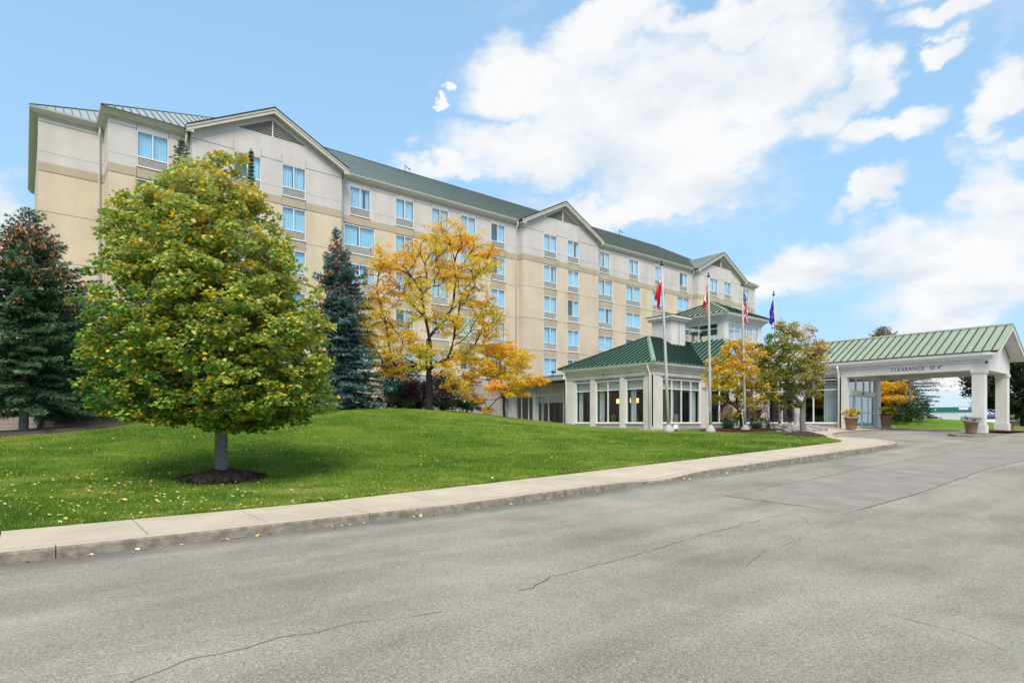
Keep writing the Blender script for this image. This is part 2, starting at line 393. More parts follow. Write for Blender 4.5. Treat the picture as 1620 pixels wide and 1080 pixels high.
leafmat('locust_leaf', [(0, (.30, .36, .03)), (.2, (.66, .58, .04)), (.5, (.90, .60, .04)), (.8, (.92, .54, .05)), (1, (.90, .46, .06))], .6, .38, .2)
leafmat('maple_yellow_leaf', [(0, (.36, .38, .03)), (.3, (.74, .55, .03)), (.7, (.88, .56, .07)), (1, (.90, .58, .22))], .6, .36, .2)
leafmat('maple_olive_leaf', [(0, (.09, .15, .02)), (.3, (.26, .30, .05)), (.6, (.56, .44, .11)), (1, (.78, .56, .28))], .6, .32, .25)
leafmat('spruce_needle', [(0, (.014, .040, .017)), (.45, (.045, .10, .048)), (.8, (.12, .19, .105)), (1, (.27, .35, .23))], .65, .08, .25)
leafmat('spruce_blue', [(0, (.016, .044, .043)), (.45, (.047, .112, .108)), (.8, (.135, .23, .225)), (1, (.30, .42, .41))], .65, .08, .25)
leafmat('cone_brown', [(0, (.34, .13, .06)), (1, (.70, .34, .20))], .8, .0, .2)
leafmat('dark_leaf', [(0, (.012, .022, .008)), (.7, (.035, .06, .018)), (1, (.10, .13, .03))], .6, .2, .25)
leafmat('purple_leaf', [(0, (.018, .008, .016)), (.6, (.06, .022, .04)), (1, (.20, .09, .13))], .6, .2, .25)
leafmat('juniper_leaf', [(0, (.012, .035, .014)), (.6, (.035, .085, .030)), (1, (.10, .17, .07))], .7, .1, .2)
leafmat('bare_leaf', [(0, (.12, .10, .03)), (1, (.32, .24, .07))], .7, .2, .2)
leafmat('plume', [(0, (.62, .42, .24)), (1, (.92, .70, .46))], .9, .3, .1)
leafmat('mum_yellow', [(0, (.03, .10, .01)), (.45, (.06, .16, .015)), (.5, (.75, .50, .01)), (1, (.90, .66, .03))], .7, .25, .2)
leafmat('pansy', [(0, (.02, .05, .015)), (.6, (.05, .10, .03)), (.66, (.6, .55, .6)), (1, (.8, .78, .8))], .7, .2, .2)
leafmat('fallen', [(0, (.55, .34, .03)), (.5, (.75, .55, .15)), (1, (.80, .74, .58))], .8, .1, .2)
# ------------------------------------------------------------------ setting: ground, road, lawn, pavement
def grid_mesh(name, xs, ys, zfn, matn, parent=None):
    X, Y = np.meshgrid(xs, ys, indexing='ij'); Z = zfn(X, Y)
    V = np.stack([X, Y, Z], -1).reshape(-1, 3); n, m = X.shape
    i = np.arange(n - 1)[:, None] * m + np.arange(m - 1)[None]; i = i.ravel()
    F = np.stack([i, i + m, i + m + 1, i + 1], -1)
    return add_mesh(name, np_mesh(name, V, F, matn, smooth=True), parent)
far = np.concatenate([-np.geomspace(2500, 70, 14), np.linspace(-60, 110, 60), np.geomspace(120, 2500, 14)])
tag(grid_mesh('ground', far, far, lambda x, y: G(x, y) - .06 - .25 * sstep(np.hypot(x, y), 60, 120), 'far_ground'), kind='structure')
road = tag(grid_mesh('road', np.linspace(-60, 112, 175), np.linspace(-60, 47, 109), lambda x, y: G(x, y), 'asphalt'), kind='structure')

def ground_px(px, py, off=0.):
    lo, hi = 2., 90.
    for _ in range(50):
        D = (lo + hi) / 2; p = at(px, 668, D); y = 668 - 950 * (float(G(p[0], p[1])) + off - EYE) / D
        if y > py: lo = D
        else: hi = D
    p = at(px, 668, D); return p[0], p[1]
def strip(name, pts, w, matn, off, parent, seed=0, jit=.02):
    """thin crack along pixel-measured ground points, as a strip lying on the road"""
    P = [np.array(ground_px(*p)) for p in pts]; r = np.random.default_rng(seed); Q = [P[0]]
    for a, b in zip(P[:-1], P[1:]):
        n = max(2, int(np.linalg.norm(b - a) / .12))
        for k in range(1, n + 1): Q.append(a + (b - a) * k / n + r.normal(0, jit, 2))
    mb = MB(); L = []; Rr = []
    for i, q in enumerate(Q):
        d = Q[min(i + 1, len(Q) - 1)] - Q[max(i - 1, 0)]; d /= max(1e-6, np.linalg.norm(d)); nrm = np.array((-d[1], d[0])) * w * (.4 + r.random())
        for lst, s in ((L, 1), (Rr, -1)): x, y = q + s * nrm; lst.append((x, y, float(G(x, y)) + off))
    for i in range(len(Q) - 1): mb.poly([L[i], L[i + 1], Rr[i + 1], Rr[i]], matn)
    return mb.build(name, parent)
patch_px = [(1147, 784.5), (1229, 769), (1340, 746), (1447, 724), (1567, 702), (1700, 702), (1800, 708), (1700, 722), (1620, 728), (1560, 742), (1451, 781), (1338, 812), (1282, 802)]
P = [ground_px(*p) for p in patch_px]
def poly_sheet(name, pts, off, matn, parent=None, step=.5):
    """a sheet over a polygon that follows the paved ground"""
    bm = bmesh.new(); f = bm.faces.new([bm.verts.new((x, y, 0)) for x, y in pts]); bmesh.ops.triangulate(bm, faces=[f])
    xs = [p[0] for p in pts]; ys = [p[1] for p in pts]
    for ax, lo, hi in ((0, min(xs), max(xs)), (1, min(ys), max(ys))):
        for v in np.arange(lo + step, hi, max(step, (hi - lo) / 60)):
            co = [0, 0, 0]; no = [0, 0, 0]; co[ax] = v; no[ax] = 1
            bmesh.ops.bisect_plane(bm, geom=bm.verts[:] + bm.edges[:] + bm.faces[:], plane_co=co, plane_no=no)
    for v in bm.verts: v.co.z = float(G(v.co.x, v.co.y)) + off
    me = bpy.data.meshes.new(name); bm.to_mesh(me); bm.free(); me.materials.append(M[matn])
    for p in me.polygons: p.use_smooth = True
    return add_mesh(name, me, parent)
poly_sheet('asphalt_patch', P, .004, 'asphalt_patch', road, 1.)
strip('crack', [(1567, 702), (1447, 724), (1229, 769), (1147, 784.5), (1282, 802), (1338, 812), (1451, 781), (1560, 742), (1660, 720)], .007, 'crack', .008, road, 1, .006)
strip('crack', [(205, 1080), (260, 1057), (300, 1043), (385, 1026), (440, 1008), (500, 1000), (560, 985), (620, 979), (700, 968)], .0035, 'crack', .005, road, 2, .012)
strip('crack', [(820, 934), (900, 905), (1000, 880), (1113, 845), (1211, 820), (1270, 809)], .0045, 'crack', .005, road, 3, .02)
strip('crack', [(1180, 895), (1215, 870), (1240, 862), (1275, 848)], .0025, 'crack', .005, road, 4, .02)
strip('crack', [(1260, 812), (1275, 822), (1282, 830)], .0025, 'crack', .005, road, 5, .01)
strip('crack', [(1430, 770), (1520, 778), (1600, 782)], .0025, 'crack', .005, road, 6, .02)
strip('crack', [(1380, 965), (1440, 980), (1530, 1003), (1590, 1030)], .002, 'crack', .005, road, 7, .02)
strip('crack', [(300, 905), (420, 890), (560, 878)], .002, 'crack', .005, road, 8, .02)

# kerb, pavement slabs
KY, JY, EY = 9.15, 9.37, 10.95
def dip(x):      # the kerb drops for a short stretch
    return -.085 * float(np.exp(-((x - 12.2) / 1.1) ** 2))
pave = tag(empty('pavement'), kind='structure')
def ktop(x, y, d=0): return float(G(x, y)) + .14 + d
def slab(pts, parent, zs, name='paving_slab', matn='concrete', th=.12, gap=.008):
    c = np.mean(pts, 0); q = []
    for p, z in zip(pts, zs):
        d = c - p; d /= np.linalg.norm(d); p = np.array(p) + d * gap * 1.4; q.append((p[0], p[1], z))
    m_ = MB(); m_.prism([(a, b, z - th) for a, b, z in q], (0, 0, th), matn)
    return m_.build(name, parent)
xs = np.arange(-20.4, 26.6, 1.55); xs = xs[xs < 26.4]; xs = np.append(xs, 26.5)
bedmb = MB()
for a, b in zip(xs[:-1], xs[1:]):
    if -9 < a: slab([(a, JY), (b, JY), (b, EY), (a, EY)], pave, [ktop(a, JY, dip(a) * .9), ktop(b, JY, dip(b) * .9), ktop(b, EY), ktop(a, EY)])
    bedmb.poly([(a, JY, ktop(a, JY) - .16), (b, JY, ktop(b, JY) - .16), (b, EY + .1, ktop(b, EY) - .04 - .03), (a, EY + .1, ktop(a, EY) - .07)], 'kerb_joint')
bedmb.build('pavement_bed', pave)
kx = [-20, -9.5, -4.2, .3, 4.42, 8.9, 12.9, 17.2, 21.6, 26.0, 27.6]
def kerb_run(line, parent, inset=.22, side=1, tops=None, h=.3):
    """kerb stone swept along a ground polyline; inset to the left of travel times side"""
    m_ = MB(); rings = []
    for i, p in enumerate(line):
        a = np.array(line[max(i - 1, 0)]); b = np.array(line[min(i + 1, len(line) - 1)]); d = (b - a) / np.linalg.norm(b - a); n = np.array((-d[1], d[0])) * side
        p = np.array(p); z = (tops[i] if tops else ktop(*p)); g = z - h
        o = [p - n * .012, p - n * .0, p + n * .02, p + n * (inset - .006), p + n * (inset - .006)]
        zz = [g, z - .03, z, z, g]; mats_ = ['kerb', 'kerb', 'concrete', 'kerb']  # darker faces than top: orientation shading and dirt both in the colour
        rings.append([(q[0], q[1], w) for q, w in zip(o, zz)])
    k = 5
    V = [v for r in rings for v in r]; F = []
    for i in range(len(rings) - 1):
        for j in range(k - 1): m_.poly([V[q] for q in (i * k + j, (i + 1) * k + j, (i + 1) * k + j + 1, i * k + j + 1)], mats_[j])
    F.append(tuple(range(k))[::-1]); F.append(tuple(range((len(rings) - 1) * k, len(rings) * k)))
    m_.faces(V, F, 'kerb'); return m_.build('kerb_stone', parent)
for a, b in zip(kx[:-1], kx[1:]):
    px_ = np.linspace(a + .006, b - .006, 12)
    kerb_run([(x, KY) for x in px_], pave, tops=[ktop(x, KY, dip(x)) for x in px_])
arc = [(27.6, 9.15), (28.2, 9.3), (28.8, 9.65), (29.3, 10.1), (29.85, 10.8), (30.3, 11.6), (30.65, 12.15), (31.0, 12.6), (31.5, 13.05), (32, 13.4), (32.6, 13.73), (33.2, 13.95), (34.4, 14.2), (35.7, 14.3)]
kerb_run(arc[:6], pave); kerb_run(arc[5:], pave, tops=[ktop(*p) - .02 - .04 * min(1, i / 4) for i, p in enumerate(arc[5:])])
kerb_run([(35.7, 14.3), (39, 14.3), (44, 14.3), (50, 14.3)], pave, tops=[ktop(x, 14.3) - .06 for x in (35.7, 39, 44, 50)])
outer = [(26.5, JY), (27.6, 9.37), (28.1, 9.52), (28.65, 9.83), (29.15, 10.3), (29.7, 11.0), (30.12, 11.75), (30.8, 12.75), (31.9, 13.6), (33.15, 14.17), (35.7, 14.52), (39.0, 14.52), (44.5, 14.52), (50, 14.52)]
inner = [(26.5, EY), (26.9, 11.0), (27.2, 11.1), (27.6, 11.3), (28.0, 11.6), (28.4, 12.0), (28.8, 12.4), (29.6, 13.2), (31, 14.3), (33, 15.3), (34.6, 16.6), (38.9, 17.2), (44.5, 17.2), (50, 17.2)]
for i in range(len(outer) - 1):
    pts = [outer[i], outer[i + 1], inner[i + 1], inner[i]]; dz = -.0 if i < 6 else -.06
    dd = [(-.0 if k < 7 else -.06) for k in (i, i + 1, i + 1, i)]
    slab(pts, pave, [ktop(*p) + e - .002 for p, e in zip(pts, dd)])

# lawn
ex = [-60, 26.5, 26.9, 27.2, 27.6, 28.0, 28.4, 28.8, 29.6, 31, 33, 34.6, 37]; ey = [10.95, 10.95, 11.0, 11.1, 11.3, 11.6, 12.0, 12.4, 13.2, 14.3, 15.3, 16.6, 17.2]
lx = np.concatenate([np.linspace(-60, -8, 30), np.linspace(-7.7, 37, 220)]); ts = np.linspace(0, 1, 120) ** 1.4
def lawn():
    e = np.interp(lx, ex, ey); b = np.where(lx < 31.6, 46., 25.)
    Y = e[:, None] + (b - e)[:, None] * ts[None]; X = np.repeat(lx[:, None], len(ts), 1); Z = LZ(X, Y)
    Z[:, 0] -= .004
    V = np.stack([X, Y, Z], -1).reshape(-1, 3); n, m = X.shape
    i = (np.arange(n - 1)[:, None] * m + np.arange(m - 1)[None]).ravel()
    # skirt so that the turf edge has thickness
    sk = np.stack([lx, e, np.asarray(LZ(lx, e)) - .12], -1); b0 = len(V); V = np.concatenate([V, sk])
    F = np.stack([i, i + m, i + m + 1, i + 1], -1)
    j = np.arange(n - 1); F2 = np.stack([b0 + j, b0 + j + 1, (j + 1) * m, j * m], -1)
    o = add_mesh('lawn', np_mesh('lawn', V, np.concatenate([F, F2]), 'lawn', smooth=True)); tag(o, kind='structure')
lawn()
def inlawn(x, y): return (y > np.interp(x, ex, ey) + .02)
def vnoise(x, y, s, seed):
    g = np.random.default_rng(seed).random((256, 256)); u = x / s + 97.3; v = y / s + 41.7; i = np.floor(u).astype(int); j = np.floor(v).astype(int); a = u - i; b = v - j; a = a * a * (3 - 2 * a); b = b * b * (3 - 2 * b)
    G_ = lambda p, q: g[p % 256, q % 256]
    return G_(i, j) * (1 - a) * (1 - b) + G_(i + 1, j) * a * (1 - b) + G_(i, j + 1) * (1 - a) * b + G_(i + 1, j + 1) * a * b - .5
def blades():
    n = 620000
    D = 7.5 + 22 * rng.random(n) ** 1.25; px = rng.uniform(-40, 1330, n); t = (px - 810) / 950
    x = (C_ + S_ * t) * D; y = (S_ - C_ * t) * D
    ok = inlawn(x, y) & (y < 39.8) & (np.hypot(x - 3.64, y - 15.44) > .78); x, y, D = x[ok], y[ok], D[ok]
    # tufts on the very edge
    k = 26000; x2 = rng.uniform(-4, 27, k); y2 = np.interp(x2, ex, ey) + rng.exponential(.05, k) - .03
    x = np.append(x, x2); y = np.append(y, y2); n = len(x)
    D = C_ * x + S_ * y
    z = LZ(x, np.maximum(y, 10.96)) - .01
    edge = np.arange(n) >= n - k
    cl = np.sin(x * 2.1 + np.sin(y * 1.7) * 2) * np.sin(y * 2.3 + np.sin(x * 1.1) * 2)
    h = rng.uniform(.028, .07, n) * (1 + .012 * D) * np.where(edge, rng.uniform(.8, 1.5, n), 1); w = rng.uniform(.003, .0055, n) * (.8 + .05 * D)
    a = rng.uniform(0, 2 * np.pi, n); ln = rng.uniform(.1, .9, n) * h; la = rng.uniform(0, 2 * np.pi, n)
    p = np.stack([x, y, z], -1); side = np.stack([np.cos(a) * w, np.sin(a) * w, 0 * a], -1)
    tip = p + np.stack([np.cos(la) * ln, np.sin(la) * ln, h], -1)
    V = np.stack([p - side, p + side, tip], 1).reshape(-1, 3); F = np.arange(3 * n).reshape(-1, 3)
    patch = np.sin(x * .55 + 1.3 * np.sin(y * .4)) * np.sin(y * .62 + np.sin(x * .3))
    xr_ = S_ * x - C_ * y; tint = np.clip(.50 + .10 * patch + .42 * vnoise(x, y, 1.7, 1) + .40 * vnoise(x, y, .45, 2) + .45 * vnoise(xr_, D * 2.6, .9, 3) + .5 * vnoise(x, y, 5., 4) + rng.normal(0, .15, n), 0, .93); tint[rng.random(n) < .07] = 1
    o = add_mesh('grass', np_mesh('grass', V, F, 'grass_blade', tint)); tag(o, 'short green turf blades covering the lawn', 'grass', kind='stuff')
blades()
def fallen():
    n = 1500; D = 8 + 26 * rng.random(n) ** .8; px = rng.uniform(-20, 1300, n); near = rng.random(n) < .35
    px[near] = rng.normal(190, 150, near.sum()); D[near] = rng.uniform(9.5, 15, near.sum())
    t = (px - 810) / 950; x = (C_ + S_ * t) * D; y = (S_ - C_ * t) * D; ok = inlawn(x, y); x, y = x[ok], y[ok]
    # a few blown into the gutter and onto the lawn edge
    x = np.append(x, rng.uniform(0, 25, 420)); y = np.append(y, EY + rng.exponential(.10, 420)); x = np.append(x, rng.uniform(0, 26, 150)); y = np.append(y, 9.13 - rng.exponential(.06, 150))
    n = len(x); z = np.where(y > 10.9, LZ(x, y) + .035, G(x, y) + .012); s = rng.uniform(.018, .042, n); a = rng.uniform(0, 6.28, n)
    u = np.stack([np.cos(a), np.sin(a), rng.normal(0, .25, n)], -1) * s[:, None]; v = np.stack([-np.sin(a), np.cos(a), rng.normal(0, .35, n)], -1) * s[:, None] * .8
    p = np.stack([x, y, z], -1); V = np.stack([p - u, p - v * .9, p + u, p + v], 1).reshape(-1, 3)
    o = add_mesh('fallen_leaves', np_mesh('fallen_leaves', V, np.arange(4 * n).reshape(-1, 4), 'fallen', rng.random(n))); tag(o, 'pale yellow fallen leaves scattered over the lawn and gutter', 'leaves', kind='stuff')
fallen()
# ------------------------------------------------------------------ architectural helpers
def fy(c):   # plane facing -y at Y=c ; local (u, depth inwards, z)
    return lambda u, w, z: (u, c + w, z)
def fx(c):   # plane facing -x at X=c
    return lambda u, w, z: (c + w, u, z)
def clip_poly(pts, a, b, c):
    """keep the part of a 2D polygon where a*x+b*y<=c"""
    out = []
    for i in range(len(pts)):
        p, q = pts[i], pts[(i + 1) % len(pts)]; dp = a * p[0] + b * p[1] - c; dq = a * q[0] + b * q[1] - c
        if dp <= 0: out.append(p)
        if (dp < 0 < dq) or (dq < 0 < dp): t = dp / (dp - dq); out.append((p[0] + t * (q[0] - p[0]), p[1] + t * (q[1] - p[1])))
    return out
def area2(p): return abs(sum(p[i][0] * p[(i + 1) % len(p)][1] - p[(i + 1) % len(p)][0] * p[i][1] for i in range(len(p)))) / 2
def seamed_roof(pts3, along, spacing, pan, seam, parent, singles=True, rib=.045, rib_w=.022, th=.03):
    """planar roof slope: pts3 its corners, along = horizontal eave direction; panels and standing seams run up the slope"""
    P = [np.array(p, float) for p in pts3]; o = P[0]
    nrm = np.zeros(3)
    for i in range(len(P)): nrm += np.cross(P[i] - o, P[(i + 1) % len(P)] - o)
    nrm /= np.linalg.norm(nrm)
    if nrm[2] < 0: nrm = -nrm
    e = np.array(along, float); e -= nrm * e.dot(nrm); e /= np.linalg.norm(e); u = np.cross(nrm, e)
    if u[2] < 0: u = -u
    q = [((p - o).dot(e), (p - o).dot(u)) for p in P]; lo = min(a for a, _ in q); hi = max(a for a, _ in q)
    to3 = lambda a, b, h=0: o + e * a + u * b + nrm * h
    seams = MB(); joined = MB(); n = int(math.ceil((hi - lo) / spacing)); a0 = lo - ((n * spacing) - (hi - lo)) / 2
    for i in range(n):
        x0, x1 = a0 + i * spacing, a0 + (i + 1) * spacing
        s = clip_poly(clip_poly(q, -1, 0, -(x0 + .004)), 1, 0, x1 - .004)
        if len(s) >= 3 and area2(s) > .004:
            m_ = MB() if singles else joined
            m_.prism([to3(a, b) for a, b in s], tuple(nrm * th), pan)
            if singles: m_.build('roof_panel', parent)
        if i:
            c = clip_poly(clip_poly(q, -1, 0, -(x0 - .005)), 1, 0, x0 + .005)
            if len(c) >= 3:
                b0 = min(b for _, b in c); b1 = max(b for _, b in c)
                if b1 - b0 > .1:
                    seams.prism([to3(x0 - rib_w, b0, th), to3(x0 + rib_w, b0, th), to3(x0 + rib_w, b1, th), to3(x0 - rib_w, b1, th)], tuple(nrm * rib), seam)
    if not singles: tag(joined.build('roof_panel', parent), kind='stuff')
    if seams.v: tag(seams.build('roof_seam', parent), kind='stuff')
def cap(p, q, w, matn, parent, up=.06, name='hip_cap'):
    """ridge or hip cap between two points"""
    p = np.array(p, float); q = np.array(q, float); d = q - p; d /= np.linalg.norm(d); s = np.cross(d, (0, 0, 1)); s /= np.linalg.norm(s); n = np.cross(s, d)
    if n[2] < 0: n = -n
    m_ = MB(); A = [p - s * w - n * w * .35 + n * up, p + n * up * 1.3 + n * .02, p + s * w - n * w * .35 + n * up, p - s * w - n * w * .45, p + s * w - n * w * .45]
    B = [a + (q - p) for a in A]
    m_.faces(A + B, [(0, 1, 6, 5), (1, 2, 7, 6), (2, 4, 9, 7), (3, 0, 5, 8), (4, 3, 8, 9), (0, 3, 4, 2, 1), (5, 6, 7, 9, 8)], matn)
    return m_.build(name, parent)
def sweep_profile(path, prof, matn, name, parent, closed_ends=True):
    """profile (out, z) swept along a horizontal polyline with mitred corners; 'out' points to the right of travel"""
    path = [np.array(p, float) for p in path]; n = len(path); rings = []
    for i, p in enumerate(path):
        ds = []
        if i: d = path[i] - path[i - 1]; ds.append(d / np.linalg.norm(d))
        if i < n - 1: d = path[i + 1] - path[i]; ds.append(d / np.linalg.norm(d))
        ns = [np.array((d[1], -d[0])) for d in ds]
        if len(ns) == 2: m = ns[0] + ns[1]; m /= (m.dot(ns[0]))
        else: m = ns[0]
        rings.append([(p[0] + m[0] * o, p[1] + m[1] * o, z) for o, z in prof])
    k = len(prof); V = [v for r in rings for v in r]; F = []
    for i in range(n - 1):
        for j in range(k): F.append((i * k + j, i * k + (j + 1) % k, (i + 1) * k + (j + 1) % k, (i + 1) * k + j))
    F.append(tuple(range(k))); F.append(tuple(range((n - 1) * k, n * k))[::-1])
    m_ = MB(); m_.faces(V, F, matn); return m_.build(name, parent)

def curtain_mesh(mbx, u0, u1, w, z0, z1, fn, matn, amp=.035, per=.16):
    n = max(4, int((u1 - u0) / .035)); P = []
    for i in range(n + 1):
        u = u0 + (u1 - u0) * i / n; d = w + amp * math.sin(u / per * 6.283 + math.sin(u * 9) * .8); P.append((u, d))
    V = [fn(u, d, z) for z in (z0, z1) for u, d in P]; k = n + 1
    mbx.faces(V, [(i, i + 1, k + i + 1, k + i) for i in range(n)], matn, True)

_wincache = {}
def hotel_window(u0, u1, zt, fn_c, parent, variant, facing='y'):
    """guest-room window: frame (the part itself) > glass, curtain, air_grille"""
    w = round(u1 - u0, 2); key = (w, variant)
    zb = zt - 2.1; zg = zt - 1.52
    if key not in _wincache:
        f = lambda u, d, z: (u, d, z)
        fr = MB(); t = .05; d0, d1 = .015, .13
        for a, b in (((0, d0, -2.1), (t, d1, 0)), ((w - t, d0, -2.1), (w, d1, 0)), ((t, d0, -t), (w - t, d1, 0)), ((t, d0, -2.1), (w - t, d1, -2.1 + t * .8)),
                     ((t, d0, -1.55), (w - t, d1, -1.49)), ((w / 2 - .03, d0 + .01, -1.49), (w / 2 + .03, d1, -t))): fr.box(a, b, 'pvc_white', f)
        fr.box((0, -.03, -2.13), (w, .03, -2.1), 'pvc_white', f)
        gl = MB(); gl.poly([(t, .08, -1.49), (w / 2 - .03, .08, -1.49), (w / 2 - .03, .08, -t), (t, .08, -t)], 'glass_blue'); gl.poly([(w / 2 + .03, .085, -1.49), (w - t, .085, -1.49), (w - t, .085, -t), (w / 2 + .03, .085, -t)], 'glass_blue')
        cu = MB()
        if variant == 0: curtain_mesh(cu, .03, w - .03, .2, -1.6, -.02, f, 'curtain')
        elif variant == 1: curtain_mesh(cu, .03, w * .66, .2, -1.6, -.02, f, 'curtain'); curtain_mesh(cu, w * .80, w - .03, .2, -1.6, -.02, f, 'curtain')
        elif variant == 2: curtain_mesh(cu, .03, w * .45, .2, -1.6, -.02, f, 'curtain'); curtain_mesh(cu, w * .52, w - .03, .2, -1.6, -.02, f, 'curtain', .05, .22)
        else: curtain_mesh(cu, w * .5, w - .03, .2, -1.6, -.02, f, 'curtain', .03, .2)
        gr = MB(); gr.box((t, .09, -2.1 + t * .8), (w - t, .12, -1.55), 'louver_gap', f)
        for k in range(7):
            z = -2.05 + k * .068; gr.faces([(t, .03, z), (w - t, .03, z), (w - t, .085, z + .05), (t, .085, z + .05), (t, .03, z - .012), (w - t, .03, z - .012)], [(0, 1, 2, 3), (4, 5, 1, 0)], 'louver_metal')
        _wincache[key] = [fr.mesh('window'), gl.mesh('glass'), cu.mesh('curtain'), gr.mesh('air_grille')]
    me = _wincache[key]
    o = add_mesh('window', me[0], parent); o.location = fn_c(u0, 0, zt)
    for nme, m_ in zip(('glass', 'curtain', 'air_grille'), me[1:]): add_mesh(nme, m_, o)
    return o

# ------------------------------------------------------------------ the hotel's main block
hotel = empty('hotel_building', (37, 41, 1.3)); tag(hotel, 'six storey beige hotel block with green metal roof and three gables, behind the trees', 'building')
hotel_inv = Vector(hotel.location)
class Shift:
    pass
def unshift(root):
    """children were laid out in world metres: give them the inverse offset of their thing"""
    off = Vector(root.location)
    for ch in root.children:
        if ch.type == 'MESH' or ch.type == 'EMPTY': ch.location = Vector(ch.location) - off
ZJ, ZB, ZC, ZE = 19.03, 16.18, 16.7, 19.55
GAP = .02
def panel(u0, u1, z0, z1, fn, matn, name='wall_panel', g=(1, 1, 1, 1), w0=0., th=.22):
    m_ = MB(); m_.box((u0 + GAP * g[0], w0, z0 + GAP * g[1]), (u1 - GAP * g[2], w0 + th, z1 - GAP * g[3]), matn, fn)
    return m_.build(name, hotel)
def strip_panels(u0, u1, fn, gl=1, gr=1, ztop=ZE):
    lv = [(ZJ, ztop, 'stucco_upper', (gl, 1, gr, 0)), (17.3, ZJ, 'stucco_upper', (gl, .4, gr, 1)), (ZC, 17.3, 'stucco_upper', (gl, 0, gr, .4)), (ZB, ZC, 'stucco_band', (gl, 1, gr, 0)),
          (13.86, ZB, 'stucco_lower', (gl, .7, gr, 1)), (11.02, 13.86, 'stucco_lower', (gl, .7, gr, .7)), (8.18, 11.02, 'stucco_lower', (gl, .7, gr, .7)), (4.2, 8.18, 'stucco_lower', (gl, 0, gr, .7))]
    for z0, z1, m_, g in lv: panel(u0, u1, z0, z1, fn, m_, 'wall_panel', g)
WT = [18.94, 16.12, 13.29, 10.45, 7.61]
vcount = [0]
def column(u0, u1, fn, wide=None, ztop=ZE):
    """a window column; wide = (u0,u1) used below the top storey"""
    a, b = (u0, u1)
    panel(a, b, WT[0], ztop, fn, 'stucco_upper', 'spandrel_panel', (.6, 0, .6, 0))
    panel(a, b, ZB + .02, WT[0] - 2.13, fn, 'stucco_band', 'spandrel_panel', (.6, 0, .6, 0), .02)
    hotel_window(a, b, WT[0], fn, hotel, [0, 2, 2, 1, 2, 3][(vcount[0] * 7) % 6]); vcount[0] += 1
    if wide:
        for (p, q) in ((wide[0], wide[1]),): a, b = p, q
    for i in range(1, 5):
        hotel_window(a, b, WT[i], fn, hotel, [0, 2, 0, 1, 2, 0, 3][(vcount[0] * 5 + i) % 7]); vcount[0] += 1
        bot = WT[i] - 2.13; nxt = WT[i + 1] if i < 4 else 4.2
        panel(a, b, nxt, bot, fn, 'stucco_spandrel', 'spandrel_panel', (.6, 0, .6, 0), .02)
def section(x0, x1, Y, cols):
    fn = fy(Y); cur = x0; edges = []
    for c in cols: edges.append(c)
    prev = x0
    for (a, b, wide) in cols:
        lo, hi = (min(a, wide[0]), max(b, wide[1])) if wide else (a, b)
        strip_x0, strip_x1 = prev, lo
        if strip_x1 - strip_x0 > .05: strip_panels(strip_x0, strip_x1, fn, 0 if prev == x0 else .6, .6)
        if wide:      # top storey pieces beside the narrower window
            for p, q in ((lo, a), (b, hi)):
                if q - p > .04:
                    panel(p, q, ZJ, ZE, fn, 'stucco_upper', 'spandrel_panel', (0, 1, 0, 0)); panel(p, q, ZC, ZJ, fn, 'stucco_upper', 'spandrel_panel', (0, 0, 0, 1)); panel(p, q, ZB, ZC, fn, 'stucco_band', 'spandrel_panel', (0, 1, 0, 0))
        column(a, b, fn, wide); prev = hi
    if x1 - prev > .05: strip_panels(prev, x1, fn, .6 if cols else 0, 0)
    back = MB(); back.poly([(x0, Y + .42, 4), (x1, Y + .42, 4), (x1, Y + .42, 19.9), (x0, Y + .42, 19.9)], 'joint'); back.build('backing_wall', hotel)
YG, YR, YC, Y0 = 40.8, 41.48, 41.6, 44.05
section(.62, 3.77, Y0, [])
section(3.77, 7.99, YC, [(5.18, 6.84, None)])
section(7.99, 17.54, YG, [(10.35, 12.04, None), (13.36, 14.97, None)])
section(17.54, 34.46, YR, [(18.45, 20.1, (18.01, 20.44)), (22.18, 23.79, None), (25.4, 27.02, None), (28.15, 29.77, None), (31.36, 32.95, None)])
section(34.46, 44.2, YG, [(36.91, 38.56, None), (39.93, 41.5, None)])
section(44.2, 61.17, YR, [(45.12, 46.67, (44.8, 47.07)), (49.64, 51.23, (49.17, 51.55)), (54.02, 55.61, (53.58, 55.95)), (58.55, 60.13, (58.11, 60.5))])
section(61.17, 70.97, YG, [(63.69, 65.34, None), (66.73, 68.35, None)])
section(70.97, 75.2, YR, [(72.3, 73.7, None)])
def ret(x, y0, y1):        # side return facing -x
    fn = fx(x); strip_panels(y0, y1 - .001, fn, 0, 0)
ret(3.77 + .001, YC + .22, Y0); ret(7.99 + .001, YG + .22, YC); ret(34.46 + .001, YG + .22, YR); ret(61.17 + .001, YG + .22, YR)
# right-hand returns and the far ends as plain walls
m_ = MB()
for x in (17.54, 44.2, 70.97):
    m_.box((x - .2, YG + .22, 4.2), (x - .002, YR + .4, ZE), 'stucco_upper')
m_.box((.64, Y0 + .22, 1), (.9, 59.6, ZE), 'stucco_lower'); m_.box((74.9, YR + .22, 1), (75.19, 59.6, ZE), 'stucco_lower'); m_.box((.9, 59.3, 1), (74.9, 59.6, ZE), 'stucco_lower')
m_.build('end_wall', hotel)
